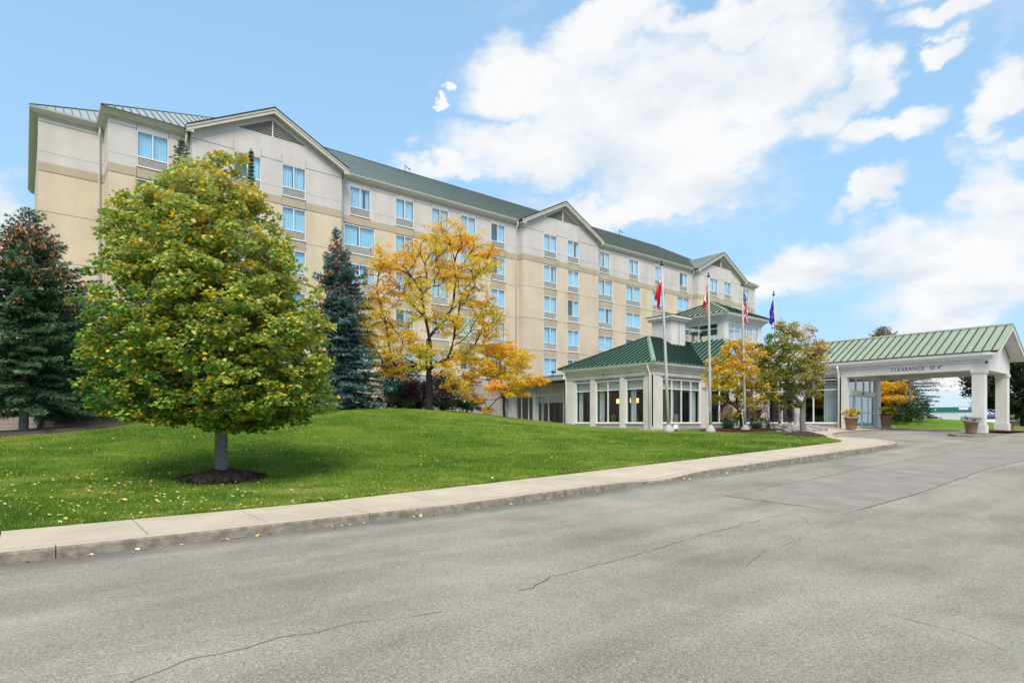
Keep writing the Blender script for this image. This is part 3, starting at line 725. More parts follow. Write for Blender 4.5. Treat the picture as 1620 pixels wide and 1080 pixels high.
# gables
def gable(x0, x1, vent=True):
    xm = (x0 + x1) / 2; zt = 21.95; fn = fy(YG); m_ = MB()
    hw = 2.2; vz0, vz1 = 20.5, 21.62
    # wall of the gable in pieces round the vent
    k = (zt - ZE) / (xm - x0); A = lambda x, z: (x, YG + .001, z)
    for poly in ([A(x0, ZE - .001), A(x1, ZE - .001), A(x1 - (vz0 - ZE) / k, vz0), A(x0 + (vz0 - ZE) / k, vz0)],
                 [A(x0 + (vz0 - ZE) / k, vz0), A(xm - hw, vz0), A(xm, vz1), A(xm, zt)], [A(x1 - (vz0 - ZE) / k, vz0), A(xm, zt), A(xm, vz1), A(xm + hw, vz0)]):
        m_.prism(poly, (0, .2, 0), 'stucco_upper')
    m_.build('gable_wall', hotel)
    v = MB(); v.poly([(xm - hw, YG + .16, vz0), (xm + hw, YG + .16, vz0), (xm, YG + .16, vz1)], 'louver_gap')
    nl = 9
    for i in range(nl):
        z = vz0 + .06 + (vz1 - vz0 - .15) * i / nl; h = hw * (1 - (z + .07 - vz0) / (vz1 - vz0)) - .05
        if h > .05: v.faces([(xm - h, YG + .02, z), (xm + h, YG + .02, z), (xm + h, YG + .12, z + .085), (xm - h, YG + .12, z + .085)], [(0, 1, 2, 3)], 'trim_beige')
    v.box((xm - .03, YG - .01, vz0), (xm + .03, YG + .1, vz1 - .05), 'pvc_white'); v.box((xm - hw, YG - .012, vz0 - .05), (xm + hw, YG + .1, vz0), 'pvc_white')
    v.build('gable_vent', hotel)
    # rake boards, soffit, roof slopes
    o = .40; yf = YG - .42; zr = 22.25; e0 = x0 - o; e1 = x1 + o; ze = 19.56; sl = (zr - ze) / (xm - e0)
    for s, e in ((1, e0), (-1, e1)):
        rk = MB()
        rk.prism([(e, yf, ze), (xm, yf, zr), (xm, yf, zr - .34), (e, yf, ze - .34)], (0, .05, 0), 'trim_beige')
        rk.prism([(e, yf - .045, ze + .01), (xm, yf - .045, zr + .01), (xm, yf - .045, zr - .13), (e, yf - .045, ze - .13)], (0, .045, 0), 'trim_beige')
        rk.prism([(e + s * .02, yf + .05, ze - .28), (xm, yf + .05, zr - .28), (xm, YG, zr - .28), (e + s * .02, YG, ze - .28)], (0, 0, .06), 'trim_beige')
        rk.prism([(e - .0, yf + .02, ze - .34), (e + s * o, yf + .02, ze - .34), (e + s * o, yf + .02, ze - .34 + sl * o), ], (0, .03, 0), 'trim_beige')
        rk.build('rake_board', hotel)
        yb = 45.9
        seamed_roof([(e, yf - .06, ze + .02), (xm, yf - .06, zr + .02), (xm, yb, zr + .02), (e, 41.3, ze + .02)], (0, 1, 0), .42, 'roof_main_glare' if s > 0 else 'roof_main', 'seam_green', hotel, False, .04, .02)
        edge = MB(); edge.prism([(e, yf - .075, ze + .07), (xm, yf - .075, zr + .07), (xm, yf - .075, zr - .0), (e, yf - .075, ze - .0)], (0, .03, 0), 'seam_green'); edge.build('roof_edge', hotel)
    cap((xm, yf - .05, zr + .05), (xm, 45.8, zr + .05), .1, 'hip_cap', hotel, .04)
gable(7.99, 17.54); gable(34.46, 44.2); gable(61.17, 70.97)
# main roof
RZ = 25.3; SL = .61; ze = 19.66
def main_roof():
    E = YR - .36; rY = 50.4; k = (RZ - ze) / (rY - E)
    seamed_roof([(3.42, E, ze), (17.4, E, ze), (17.4, rY, RZ), (3.42 + (rY - E), rY, RZ)], (1, 0, 0), .41, 'roof_main_glare', 'seam_main', hotel, False, .05, .03)
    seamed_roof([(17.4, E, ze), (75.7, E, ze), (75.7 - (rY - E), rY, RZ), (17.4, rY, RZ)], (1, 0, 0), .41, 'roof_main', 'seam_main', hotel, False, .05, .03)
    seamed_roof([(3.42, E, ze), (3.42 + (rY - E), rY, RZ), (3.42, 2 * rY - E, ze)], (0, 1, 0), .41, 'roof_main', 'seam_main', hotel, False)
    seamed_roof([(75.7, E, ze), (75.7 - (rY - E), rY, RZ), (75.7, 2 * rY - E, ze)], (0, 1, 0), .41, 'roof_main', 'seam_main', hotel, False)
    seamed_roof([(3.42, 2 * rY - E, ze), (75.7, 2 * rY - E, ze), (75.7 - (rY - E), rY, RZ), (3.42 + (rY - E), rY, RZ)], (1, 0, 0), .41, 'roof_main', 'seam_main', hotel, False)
    cap((3.42 + rY - E, rY, RZ), (75.7 - rY + E, rY, RZ), .12, 'seam_green', hotel, .06, 'ridge_cap')
    # lower corner roof at the left end
    e0 = Y0 - .36; h = rY - e0; z2 = ze + h * k
    seamed_roof([(.26, e0, ze), (12, e0, ze), (12, rY, z2), (.26 + h, rY, z2)], (1, 0, 0), .41, 'roof_main_glare', 'seam_main', hotel, False, .03)
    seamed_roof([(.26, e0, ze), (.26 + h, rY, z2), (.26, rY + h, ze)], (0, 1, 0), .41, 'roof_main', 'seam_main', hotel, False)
    cap((.26, e0, ze + .03), (.26 + h, rY, z2 + .03), .08, 'seam_green', hotel, .03); cap((3.42, E, ze + .03), (3.42 + rY - E, rY, RZ), .08, 'seam_green', hotel, .03)
main_roof()
EP = [(.02, -.12), (.52, -.12), (.54, -.03), (.62, .0), (.64, .10), (.62, .22), (.48, .22), (.46, .12), (.02, .12)]   # eave: soffit, fascia, gutter
EP = [(.0, 19.30), (.05, 19.30), (.06, 19.38), (.22, 19.40), (.23, 19.47), (.30, 19.49), (.31, 19.56), (.37, 19.58), (.40, 19.69), (.33, 19.69), (.26, 19.63), (0, 19.63)]
sweep_profile([(.62, 59.6), (.62, Y0), (3.77, Y0)], [(o, z) for o, z in EP], 'trim_beige', 'eave_cornice', hotel)
sweep_profile([(3.77, Y0), (3.77, YC), (7.9, YC)], EP, 'trim_beige', 'eave_cornice', hotel)
for a, b in ((17.56, 34.44), (44.22, 61.15)): sweep_profile([(a, YR), (b, YR)], EP, 'trim_beige', 'eave_cornice', hotel)
sweep_profile([(70.99, YR), (75.2, YR), (75.2, 59.6)], EP, 'trim_beige', 'eave_cornice', hotel)
def downspout(x, y, zt, zb, dx=0, dy=-.34, parent=hotel, matn='trim_white', r=.065):
    m_ = MB(); m_.tube([(x + dx, y + dy, zt), (x + dx, y + dy, zt - .25), (x, y - .06, zt - .75), (x, y - .06, zb)], r, matn, 6); return m_.build('downspout', parent)
for x, y in ((3.55, Y0), (7.75, YC), (17.85, YR), (34.1, YR), (60.9, YR)): downspout(x, y, 19.5, 4.3, matn='pvc_white')
# little roof vents
for x, y in ((27.5, 49.6), (57.3, 49.4)):
    m_ = MB(); m_.tube([(x, y, 24.6), (x, y, 25.5), (x + .5, y - .1, 25.2)], .05, 'black_metal', 6); m_.build('roof_pipe', hotel)
# podium of pale block in front of the ground floor
PY = 40.0
def podium():
    lx0, lx1 = -1.2, 32.08
    mb_ = MB(); mb_.box((lx0, PY + .03, .4), (lx1, PY + .8, 4.7), 'mortar')
    wins = [(18.6, 20.2), (21.6, 23.2), (26.15, 27.6)]
    m2 = MB()
    nz = 21
    for i in range(nz):
        z0 = .6 + i * .195; z1 = z0 + .18; segs = [(lx0, lx1)]
        if 1.5 < z0 < 3.55:
            segs = []; c = lx0
            for a, b in wins: segs.append((c, a)); c = b
            segs.append((c, lx1))
        for a, b in segs: 
            u = a + ((i % 2) * .2 if a == lx0 else 0)
            while u < b - .02:
                v = min(u + .4, b); m2.box((u + .006, PY, z0), (v - .006, PY + .03, z1), 'block'); u = v
    tag(m2.build('block_course', hotel), kind='stuff')
    mb_.build('podium_wall', hotel)
    g = MB(); g.box((lx0 - .05, PY - .06, 4.72), (lx1, PY + .8, 5.28), 'trim_grey'); g.box((lx0 - .1, PY - .12, 5.28), (lx1, PY + .9, 5.38), 'pvc_white'); g.build('podium_fascia', hotel)
    for a, b in wins:
        f = MB(); t = .06
        for p, q in (((a, -.02, 1.5), (a + t, .1, 3.55)), ((b - t, -.02, 1.5), (b, .1, 3.55)), ((a, -.02, 3.5), (b, .1, 3.56)), (((a + b) / 2 - .03, -.02, 1.5), ((a + b) / 2 + .03, .1, 3.5))): f.box(p, q, 'pvc_white', fy(PY))
        w = f.build('window', hotel); gg = MB(); gg.poly([fy(PY)(a, .04, 1.5), fy(PY)(b, .04, 1.5), fy(PY)(b, .04, 3.5), fy(PY)(a, .04, 3.5)], 'car_glass'); gg.build('glass', w)
    aw = MB(); aw.prism([(20.4, PY - .02, 4.62), (20.4, PY - .02, 3.75), (20.4, PY - .75, 3.78)], (2.6, 0, 0), 'awning_green'); aw.build('awning', hotel)
    lv = MB(); lv.box((27.2, PY - .1, 4.9), (27.45, PY - .06, 5.15), 'sign_white'); lv.build('wall_vent', hotel)
podium()
unshift(hotel)
# ------------------------------------------------------------------ the low dining pavilion, lobby and roof lantern
pav = empty('lobby_pavilion', (34, 26, 1.28)); tag(pav, 'low white dining and lobby wing with green seamed hip roofs and glazed roof lantern', 'building')
XP, YP = 30.5, 23.61
def win_wall(fn, a, b, z0, z1, mull, trans, parent, glassm='glass_clear', name='window', depth=.10, shade=None, curtains=(), t=.055):
    m_ = MB(); d = depth
    m_.box((a, d - .06, z0), (a + t, d + .06, z1), 'pvc_white', fn); m_.box((b - t, d - .06, z0), (b, d + .06, z1), 'pvc_white', fn)
    m_.box((a + t, d - .06, z0), (b - t, d + .06, z0 + t), 'pvc_white', fn); m_.box((a + t, d - .06, z1 - t), (b - t, d + .06, z1), 'pvc_white', fn)
    for k in mull: m_.box((k - t / 2, d - .05, z0 + t), (k + t / 2, d + .05, z1 - t), 'pvc_white', fn)
    for z in trans:
        ks = [a + t / 2] + list(mull) + [b - t / 2]
        for p, q in zip(ks[:-1], ks[1:]): m_.box((p + t / 2, d - .045, z - t / 2), (q - t / 2, d + .045, z + t / 2), 'pvc_white', fn)
    w = m_.build(name, parent)
    g = MB(); g.poly([fn(a + t, d, z0 + t), fn(b - t, d, z0 + t), fn(b - t, d, z1 - t), fn(a + t, d, z1 - t)], glassm); g.build('glass', w)
    if shade: s = MB(); s.box((a + .05, d + .16, shade), (b - .05, d + .18, z1), 'shade_fabric', fn); s.build('roller_shade', w)
    for (p, q) in curtains:
        c = MB(); curtain_mesh(c, p, q, d + .32, z0, z1 - .1, fn, 'drape', .05, .2); c.build('curtain', w)
    return w
L = fx(XP); F = fy(YP)
# solid parts of the two faces: pilasters, panels above and below the windows
ZT, ZS, ZBASE, ZW = 4.45, 1.62, 1.0, 4.98
def wall_with_openings(fn, a, b, opens, parent, pil=(), zhi=ZW, head=ZT, sill=ZS, zlo=ZBASE):
    edges = sorted(opens); c = a
    for (p, q) in edges + [(b, b)]:
        if p - c > .02: m_ = MB(); m_.box((c, 0, zlo), (p, .25, zhi - .001), 'trim_white', fn); m_.build('pier', parent)
        c = q
    for (p, q) in edges:
        k = MB(); k.box((p + .001, .05, head), (q - .001, .25, head + .23), 'trim_grey', fn); k.box((p + .001, .02, head + .23), (q - .001, .25, zhi), 'trim_white', fn); k.build('lintel_panel', parent)
        k = MB(); k.box((p + .001, .04, zlo), (q - .001, .25, sill - .06), 'trim_grey', fn); k.box((p - .02, -.03, sill - .06), (q + .02, .22, sill), 'pvc_white', fn); k.build('sill_panel', parent)
    for (p, q) in pil:
        k = MB(); k.box((p, -.06, zlo), (q, -.001, 4.62), 'trim_white', fn); k.box((p - .02, -.09, zlo), (q + .02, -.001, zlo + .42), 'trim_white', fn); k.build('pilaster', parent)
    k = MB(); k.box((a - .07, -.085, 4.62), (b, -.001, 4.66), 'trim_grey', fn); k.build('belt_moulding', parent)
opensL = [(24.3, 25.77), (26.28, 28.43), (28.94, 30.38)]
wall_with_openings(L, YP, 31.35, opensL, pav, [(YP - .06, 24.1), (25.86, 26.19), (28.5, 28.87), (30.55, 31.2)])
win_wall(L, 24.3, 25.77, ZS, ZT, [], [3.82], pav, shade=3.84, curtains=[(25.25, 25.7)])
win_wall(L, 26.28, 28.43, ZS, ZT, [27.36], [3.82], pav, shade=3.84, curtains=[(28.0, 28.38)])
win_wall(L, 28.94, 30.38, ZS, ZT, [], [3.82], pav, shade=3.84, curtains=[(30.0, 30.35)])
XM, YM, XE = 36.2, 21.2, 39.0
opensF = [(31.55, 35.75)]
wall_with_openings(F, XP + .25, XM + .25, opensF, pav, [(XP - .06, 31.3), (35.83, 36.15)])
win_wall(F, 31.55, 35.75, ZS, ZT, [32.6, 33.65, 34.7], [3.82], pav, shade=3.84, curtains=[(31.65, 32.0), (33.0, 33.3), (35.2, 35.7)])
# lobby block, nearer faces
Lm = fx(XM); Fm = fy(YM); Le = fx(XE)
wall_with_openings(Lm, YM, YP - .001, [(21.75, 23.35)], pav, [(YM - .06, 21.65)])
win_wall(Lm, 21.75, 23.35, ZS, ZT, [22.55], [3.82], pav, curtains=[(21.8, 22.1)])
wall_with_openings(Fm, XM + .25, XE + .25, [(37.2, 38.5)], pav, [(XM - .06, 36.9)])
win_wall(Fm, 37.2, 38.5, ZS, ZT, [], [3.82], pav)
wall_with_openings(Le, 15.9, YM, [(16.05, 18.2), (18.75, 20.6)], pav, [(18.25, 18.7), (20.7, YM)], zlo=1.1)
win_wall(Le, 16.05, 18.2, ZS, 4.35, [17.6], [3.70], pav, curtains=[(16.3, 17.1)])
win_wall(Le, 18.75, 20.6, ZS, 4.35, [19.65], [3.70], pav, curtains=[(18.8, 19.1)])
# entablature round the whole wing
EN = [(.0, 4.90), (.05, 4.90), (.06, 5.00), (.12, 5.02), (.13, 5.12), (.24, 5.14), (.26, 5.24), (.36, 5.27), (.40, 5.42), (.34, 5.44), (.30, 5.36), (.0, 5.36)]
sweep_profile([(XP, 31.35), (XP, YP), (XM, YP), (XM, YM), (XE, YM), (XE, 16.5)], EN, 'trim_white', 'entablature', pav)
# glazed link wall between podium and pavilion
XW = 32.08; Wf = fx(XW)
for p, q in ((33.12, 33.24), (38.95, 40.05), (36.35, 36.75)): k = MB(); k.box((p, 0, 1), (q, .25, 4.1), 'trim_white', Wf); k.build('pier', pav)
k = MB(); k.box((31.3, .02, 3.82), (40.0, .3, 4.75), 'trim_grey', Wf); k.build('lintel_panel', pav)
k = MB(); k.box((31.3, -.08, 4.75), (40.0, .3, 5.30), 'trim_grey', Wf); k.box((31.3, -.14, 5.30), (40.0, .4, 5.41), 'pvc_white', Wf); k.build('coping', pav)
win_wall(Wf, 33.25, 36.3, 1.1, 3.82, [34.98], [], pav, shade=3.2, curtains=[(35.9, 36.25)])
win_wall(Wf, 36.8, 39.0, 1.1, 3.82, [37.4, 38.3], [], pav)
win_wall(Wf, 31.6, 33.1, 1.1, 3.82, [], [], pav)
for u in (36.45, 39.3, 33.1): k = MB(); k.tube([Wf(u, -.06, 5.2), Wf(u, -.06, 1.1)], .06, 'pvc_white', 6); k.build('downspout', pav)
# interiors: floor, ceiling, back walls
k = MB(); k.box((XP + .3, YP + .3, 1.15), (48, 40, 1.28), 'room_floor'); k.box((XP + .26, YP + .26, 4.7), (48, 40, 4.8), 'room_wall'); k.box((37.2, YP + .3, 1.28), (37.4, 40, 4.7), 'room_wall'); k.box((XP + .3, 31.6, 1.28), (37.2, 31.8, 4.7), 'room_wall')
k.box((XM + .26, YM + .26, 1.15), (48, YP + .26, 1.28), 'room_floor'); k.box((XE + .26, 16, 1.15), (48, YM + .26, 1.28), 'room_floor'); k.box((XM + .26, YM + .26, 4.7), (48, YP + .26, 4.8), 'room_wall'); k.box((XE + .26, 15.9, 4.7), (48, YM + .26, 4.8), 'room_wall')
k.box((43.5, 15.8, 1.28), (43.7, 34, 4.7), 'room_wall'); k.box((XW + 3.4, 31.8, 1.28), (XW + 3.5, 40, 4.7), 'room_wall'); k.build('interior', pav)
for (x, y) in ((32.4, 24.9), (32.4, 26.6), (32.6, 28.0)):
    k = MB(); k.lathe((x, y, 3.0), [(.02, 1.6), (.02, .32), (.30, .30), (.30, 0), (.02, 0)], 'lamp_glow', 12); k.build('pendant_lamp', pav)
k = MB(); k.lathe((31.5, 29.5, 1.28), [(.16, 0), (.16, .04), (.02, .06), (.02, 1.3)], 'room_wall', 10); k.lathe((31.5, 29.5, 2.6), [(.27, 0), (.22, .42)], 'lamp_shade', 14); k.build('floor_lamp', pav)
for (x, y) in ((31.8, 25.1), (31.9, 27.2), (33.2, 24.6)):
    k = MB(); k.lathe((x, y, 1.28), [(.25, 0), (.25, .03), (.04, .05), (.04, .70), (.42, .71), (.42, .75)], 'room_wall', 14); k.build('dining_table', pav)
    for s in (-1, 1):
        k = MB(); k.box((x - .2, y + s * .62 - .2, 1.68), (x + .2, y + s * .62 + .2, 1.74), 'tan_wall'); k.box((x - .2, y + s * .82 - .02, 1.74), (x + .2, y + s * .82 + .02, 2.2), 'tan_wall')
        for a in (-.17, .17):
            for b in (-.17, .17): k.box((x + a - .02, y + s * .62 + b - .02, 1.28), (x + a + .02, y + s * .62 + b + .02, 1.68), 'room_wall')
        k.build('dining_chair', pav)
# roofs
AP = (34.75, 27.25, 7.78); e_ = .42; ZP = 5.42
c1 = (XP - e_, YP - e_, ZP); c2 = (XP - e_, 31.35 + e_, ZP)
VB = (XM - e_, YP - e_, ZP); VT = (39.83, 27.25, 7.72)
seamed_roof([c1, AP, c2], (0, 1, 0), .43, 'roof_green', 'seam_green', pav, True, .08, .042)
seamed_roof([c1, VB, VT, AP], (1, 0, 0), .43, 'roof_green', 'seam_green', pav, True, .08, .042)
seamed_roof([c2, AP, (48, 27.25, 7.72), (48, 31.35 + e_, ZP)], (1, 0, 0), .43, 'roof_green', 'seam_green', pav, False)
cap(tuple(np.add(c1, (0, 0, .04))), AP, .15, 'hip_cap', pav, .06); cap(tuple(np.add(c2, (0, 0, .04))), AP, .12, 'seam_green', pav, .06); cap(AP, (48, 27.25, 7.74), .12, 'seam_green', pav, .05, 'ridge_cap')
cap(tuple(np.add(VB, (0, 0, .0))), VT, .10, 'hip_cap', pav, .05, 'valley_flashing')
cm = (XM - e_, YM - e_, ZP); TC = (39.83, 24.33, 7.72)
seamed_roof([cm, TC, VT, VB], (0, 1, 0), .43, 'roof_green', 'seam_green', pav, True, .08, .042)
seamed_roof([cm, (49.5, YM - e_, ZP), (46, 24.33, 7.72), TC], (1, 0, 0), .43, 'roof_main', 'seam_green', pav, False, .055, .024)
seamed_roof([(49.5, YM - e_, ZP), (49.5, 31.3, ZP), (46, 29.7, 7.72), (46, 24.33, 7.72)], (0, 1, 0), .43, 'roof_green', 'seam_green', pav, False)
cap(tuple(np.add(cm, (0, 0, .04))), tuple(np.add(TC, (0, 0, .03))), .14, 'hip_cap', pav, .06)
# stair box standing in the roof beside the ridge
bx0, by0, bx1, by1 = 36.2, 26.35, 37.9, 28.05
k = MB(); k.box((bx0, by0, 6.2), (bx1, by1, 9.05), 'trim_white'); k.build('roof_box', pav)
k = MB(); k.box((bx0 - .2, by0 - .2, 9.05), (bx1 + .2, by1 + .2, 9.20), 'trim_white'); k.box((bx0 - .32, by0 - .32, 9.2), (bx1 + .32, by1 + .32, 9.36), 'trim_white'); k.box((bx0 - .34, by0 - .34, 9.36), (bx1 + .34, by1 + .34, 9.41), 'seam_green'); k.build('box_cornice', pav)
k = MB(); k.box((bx0 + .9, by0 - .03, 6.3), (bx0 + .93, by0 - .001, 9.05), 'joint'); k.build('box_joint', pav)
k = MB(); k.tube([(bx0 + .5, by0 + .8, 9.41), (bx0 + .5, by0 + .8, 9.75), (bx0 + .15, by0 + .9, 9.7)], .04, 'black_metal', 6); k.tube([(bx0 + .2, by0 + .8, 9.72), (bx0 + .9, by0 + .8, 9.72)], .03, 'black_metal', 6); k.build('roof_fitting', pav)
# lantern
tx0, ty0, tx1, ty1 = 39.83, 24.33, 45.14, 29.6
TL = fx(tx0); TF = fy(ty0); zl0, zl1 = 7.55, 9.12
k = MB()
k.box((ty0, 0, zl0), (24.9, .2, 9.3), 'trim_white', TL); k.box((24.9, 0, 9.02), (ty1, .2, 9.3), 'trim_white', TL); k.box((24.9, 0, zl0), (ty1, .2, 7.78), 'trim_white', TL)
k.box((tx0 + .2, 0, zl0), (40.4, .2, 9.3), 'trim_white', TF); k.box((40.4, 0, 9.02), (tx1, .2, 9.3), 'trim_white', TF); k.box((40.4, 0, zl0), (tx1, .2, 7.78), 'trim_white', TF); k.box((44.7, 0, 7.78), (tx1, .2, 9.02), 'trim_white', TF); k.box((ty1 - .5, 0, 7.78), (ty1, .2, 9.02), 'trim_white', TL)
k.build('lantern_wall', pav)
k = MB(); k.box((tx0, ty1, zl0), (tx1, ty1 + .2, 7.9), 'trim_white'); k.box((tx0, ty1, 9.0), (tx1, ty1 + .2, 9.3), 'trim_white'); k.box((tx1 - .2, ty0 + .2, zl0), (tx1, ty1, 7.9), 'trim_white'); k.box((tx1 - .2, ty0 + .2, 9.0), (tx1, ty1, 9.3), 'trim_white')
for u in (41.2, 42.5, 43.8, 44.9): k.box((u, ty1 + .02, 7.9), (u + .08, ty1 + .18, 9.0), 'pvc_white')
k.build('lantern_wall', pav)
win_wall(TL, 24.9, ty1 - .5, 7.78, 9.02, [25.72, 26.55, 27.38, 28.2], [8.62], pav, glassm='glass_clear', t=.05)
win_wall(TF, 40.4, 44.7, 7.78, 9.02, [41.26, 42.12, 42.98, 43.84], [8.62], pav, glassm='glass_door', t=.05)
TE = [(.0, 9.15), (.05, 9.15), (.06, 9.25), (.16, 9.27), (.17, 9.38), (.30, 9.40), (.32, 9.50), (.46, 9.53), (.50, 9.66), (.0, 9.66)]
sweep_profile([(tx0, ty1 + .2), (tx0, ty0), (tx1, ty0), (tx1, ty1 + .2)], TE, 'trim_white', 'lantern_cornice', pav)
te = .52; tp = (42.4, 27.0, 11.15); q = [(tx0 - te, ty0 - te, 9.68), (tx1 + te, ty0 - te, 9.68), (tx1 + te, ty1 + te, 9.68), (tx0 - te, ty1 + te, 9.68)]
seamed_roof([q[3], q[0], tp], (0, 1, 0), .45, 'roof_green_glare', 'seam_green', pav, True, .08, .042)
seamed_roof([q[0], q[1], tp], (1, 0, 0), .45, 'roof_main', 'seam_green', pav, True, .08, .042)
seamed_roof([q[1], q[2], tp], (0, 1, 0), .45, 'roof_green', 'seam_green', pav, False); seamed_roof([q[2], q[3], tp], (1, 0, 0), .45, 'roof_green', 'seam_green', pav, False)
cap(tuple(np.add(q[0], (0, 0, .03))), tp, .15, 'roof_green_glare', pav, .06); cap(tuple(np.add(q[1], (0, 0, .03))), tp, .10, 'seam_green', pav, .05); cap(tuple(np.add(q[3], (0, 0, .03))), tp, .10, 'seam_green', pav, .05)
downspout(XP + .0, YP + .12, 5.3, 1.1, parent=pav, matn='pvc_white', dx=-.3, dy=0, r=.055)
k = MB(); k.tube([(XP - .3, YP + .12, 5.32), (XP - .3, YP + .12, 5.1), (XP - .13, YP + .12, 4.75), (XP - .13, YP + .12, 1.1)], .055, 'pvc_white', 6); k.build('downspout', pav)
k = MB(); k.tube([(XP - .3, 31.2, 5.32), (XP - .3, 31.2, 5.1), (XP - .13, 31.2, 4.75), (XP - .13, 31.2, 1.1)], .055, 'pvc_white', 6); k.build('downspout', pav)
k = MB(); k.box((XP - .12, 27.6, 4.85), (XP - .08, 27.72, 4.93), 'black_metal'); k.build('wall_camera', pav)
k = MB(); k.tube([Wf(34.3, -.1, 5.41), Wf(34.3, -.1, 5.75)], .03, 'black_metal', 6); k.box((34.05, -.3, 5.5), (34.3, -.02, 5.62), 'black_metal', Wf); k.build('floodlight', pav)
unshift(pav)

# ------------------------------------------------------------------ entrance canopy
can = empty('entrance_canopy', (41.6, 12, 1.15)); tag(can, 'white drive-through entrance canopy with pale green seamed gable roof and clearance lettering', 'canopy')
XC, XC2, YF, YD = 39.0, 44.2, 8.8, 15.55
def gz(x, y): return float(G(x, y))
def canopy_column(x0, y0, name='column'):
    g = gz(x0, y0) + .12; w = .54; k = MB()
    k.box((x0, y0, g), (x0 + w, y0 + w, 4.30), 'trim_white'); k.box((x0 - .05, y0 - .05, g), (x0 + w + .05, y0 + w + .05, g + .42), 'trim_white')
    k.box((x0 - .03, y0 - .03, 4.22), (x0 + w + .03, y0 + w + .03, 4.28), 'trim_white'); k.box((x0 - .05, y0 - .05, 4.28), (x0 + w + .05, y0 + w + .05, 4.42), 'trim_white'); return k.build(name, can)
canopy_column(XC, YF); canopy_column(XC2 - .54, YF)
k = MB(); k.box((XC, YD, 1.1), (XC + .28, 16.03, 4.42), 'trim_white'); k.build('post', can)
k = MB(); k.box((XC2 - .6, YD - .02, 1.1), (XC2 + .05, 16.03, 4.42), 'trim_white'); k.build('post', can)
# beams
k = MB(); k.box((XC - .012, YF - .01, 4.42), (XC + .5, 16.2, 4.98), 'trim_white'); k.build('beam', can)
k = MB(); k.box((XC2 - .5, YF - .01, 4.42), (XC2 + .012, 16.2, 4.98), 'trim_white'); k.build('beam', can)
k = MB(); k.box((XC + .5, YF - .012, 4.42), (XC2 - .5, YF + .5, 4.98), 'trim_white'); k.build('beam', can)
k = MB(); k.box((XC + .5, YD - .2, 4.36), (XC2 - .5, YD + .3, 4.98), 'trim_white'); k.build('beam', can)
k = MB(); k.box((XC + .5, YF + .5, 4.60), (XC2 - .5, YD - .2, 4.66), 'trim_beige'); k.build('ceiling', can)
k = MB(); k.box((XC - .05, YF - .03, 4.955), (XC - .012, 16.2, 4.99), 'trim_grey'); k.build('belt_moulding', can)
k = MB(); k.box((XC - .016, YF, 4.79), (XC - .0121, 16.2, 4.80), 'joint'); k.build('panel_joint', can)
CE = [(.0, 4.98), (.05, 4.98), (.06, 5.05), (.20, 5.07), (.21, 5.13), (.34, 5.15), (.38, 5.30), (.32, 5.32), (.0, 5.30)]
sweep_profile([(XC, 21.0), (XC, YF - .35)], CE, 'pvc_white', 'gutter', can)
sweep_profile([(XC2, YF + .02), (XC2, 21.0)], CE, 'pvc_white', 'gutter', can)
# gable end facing the drive
xm = (XC + XC2) / 2; zr = 6.92; yv = 8.12
k = MB(); k.prism([(XC, YF - .001, 4.98), (XC2, YF - .001, 4.98), (XC2, YF - .001, 5.2), (xm, YF - .001, 6.75), (XC, YF - .001, 5.2)], (0, .2, 0), 'trim_white'); k.build('gable_wall', can)
zl = 5.34; ee = .42
for s, e in ((1, XC - ee), (-1, XC2 + ee)):
    k = MB(); k.prism([(e, yv, zl), (xm, yv, zr), (xm, yv, zr - .26), (e, yv, zl - .26)], (0, .05, 0), 'trim_white')
    k.prism([(e + s * .01, yv + .05, zl - .20), (xm, yv + .05, zr - .20), (xm, YF, zr - .20), (e + s * .01, YF, zl - .20)], (0, 0, .08), 'trim_white'); k.build('rake_board', can)
    k = MB(); k.prism([(e - s * .03, yv - .03, zl + .05), (xm, yv - .03, zr + .06), (xm, yv - .03, zr - .05), (e - s * .03, yv - .03, zl - .06)], (0, .04, 0), 'hip_cap'); k.build('roof_edge', can)
seamed_roof([(XC - ee, yv, zl), (XC - ee, 20.8, zl), (xm, 23.0, zr), (xm, yv, zr)], (0, 1, 0), .41, 'roof_green_glare', 'seam_slate', can, True, .05, .021)
seamed_roof([(XC2 + ee, yv, zl), (XC2 + ee, 20.8, zl), (xm, 23.0, zr), (xm, yv, zr)], (0, 1, 0), .41, 'roof_green_glare', 'seam_slate', can, False, .05, .018)
cap((xm, yv - .02, zr + .04), (xm, 23.0, zr + .04), .09, 'roof_green_glare', can, .05, 'ridge_cap')
k = MB(); k.tube([(XC - .3, 16.0, 5.1), (XC - .3, 16.0, 4.95), (XC - .12, 16.0, 4.7), (XC - .12, 16.0, 1.3)], .06, 'pvc_white', 6); k.build('downspout', can)
k = MB(); k.box((XC + .1, YF - .1, 4.75), (XC + .25, YF - .01, 4.87), 'black_metal'); k.build('wall_lamp', can)
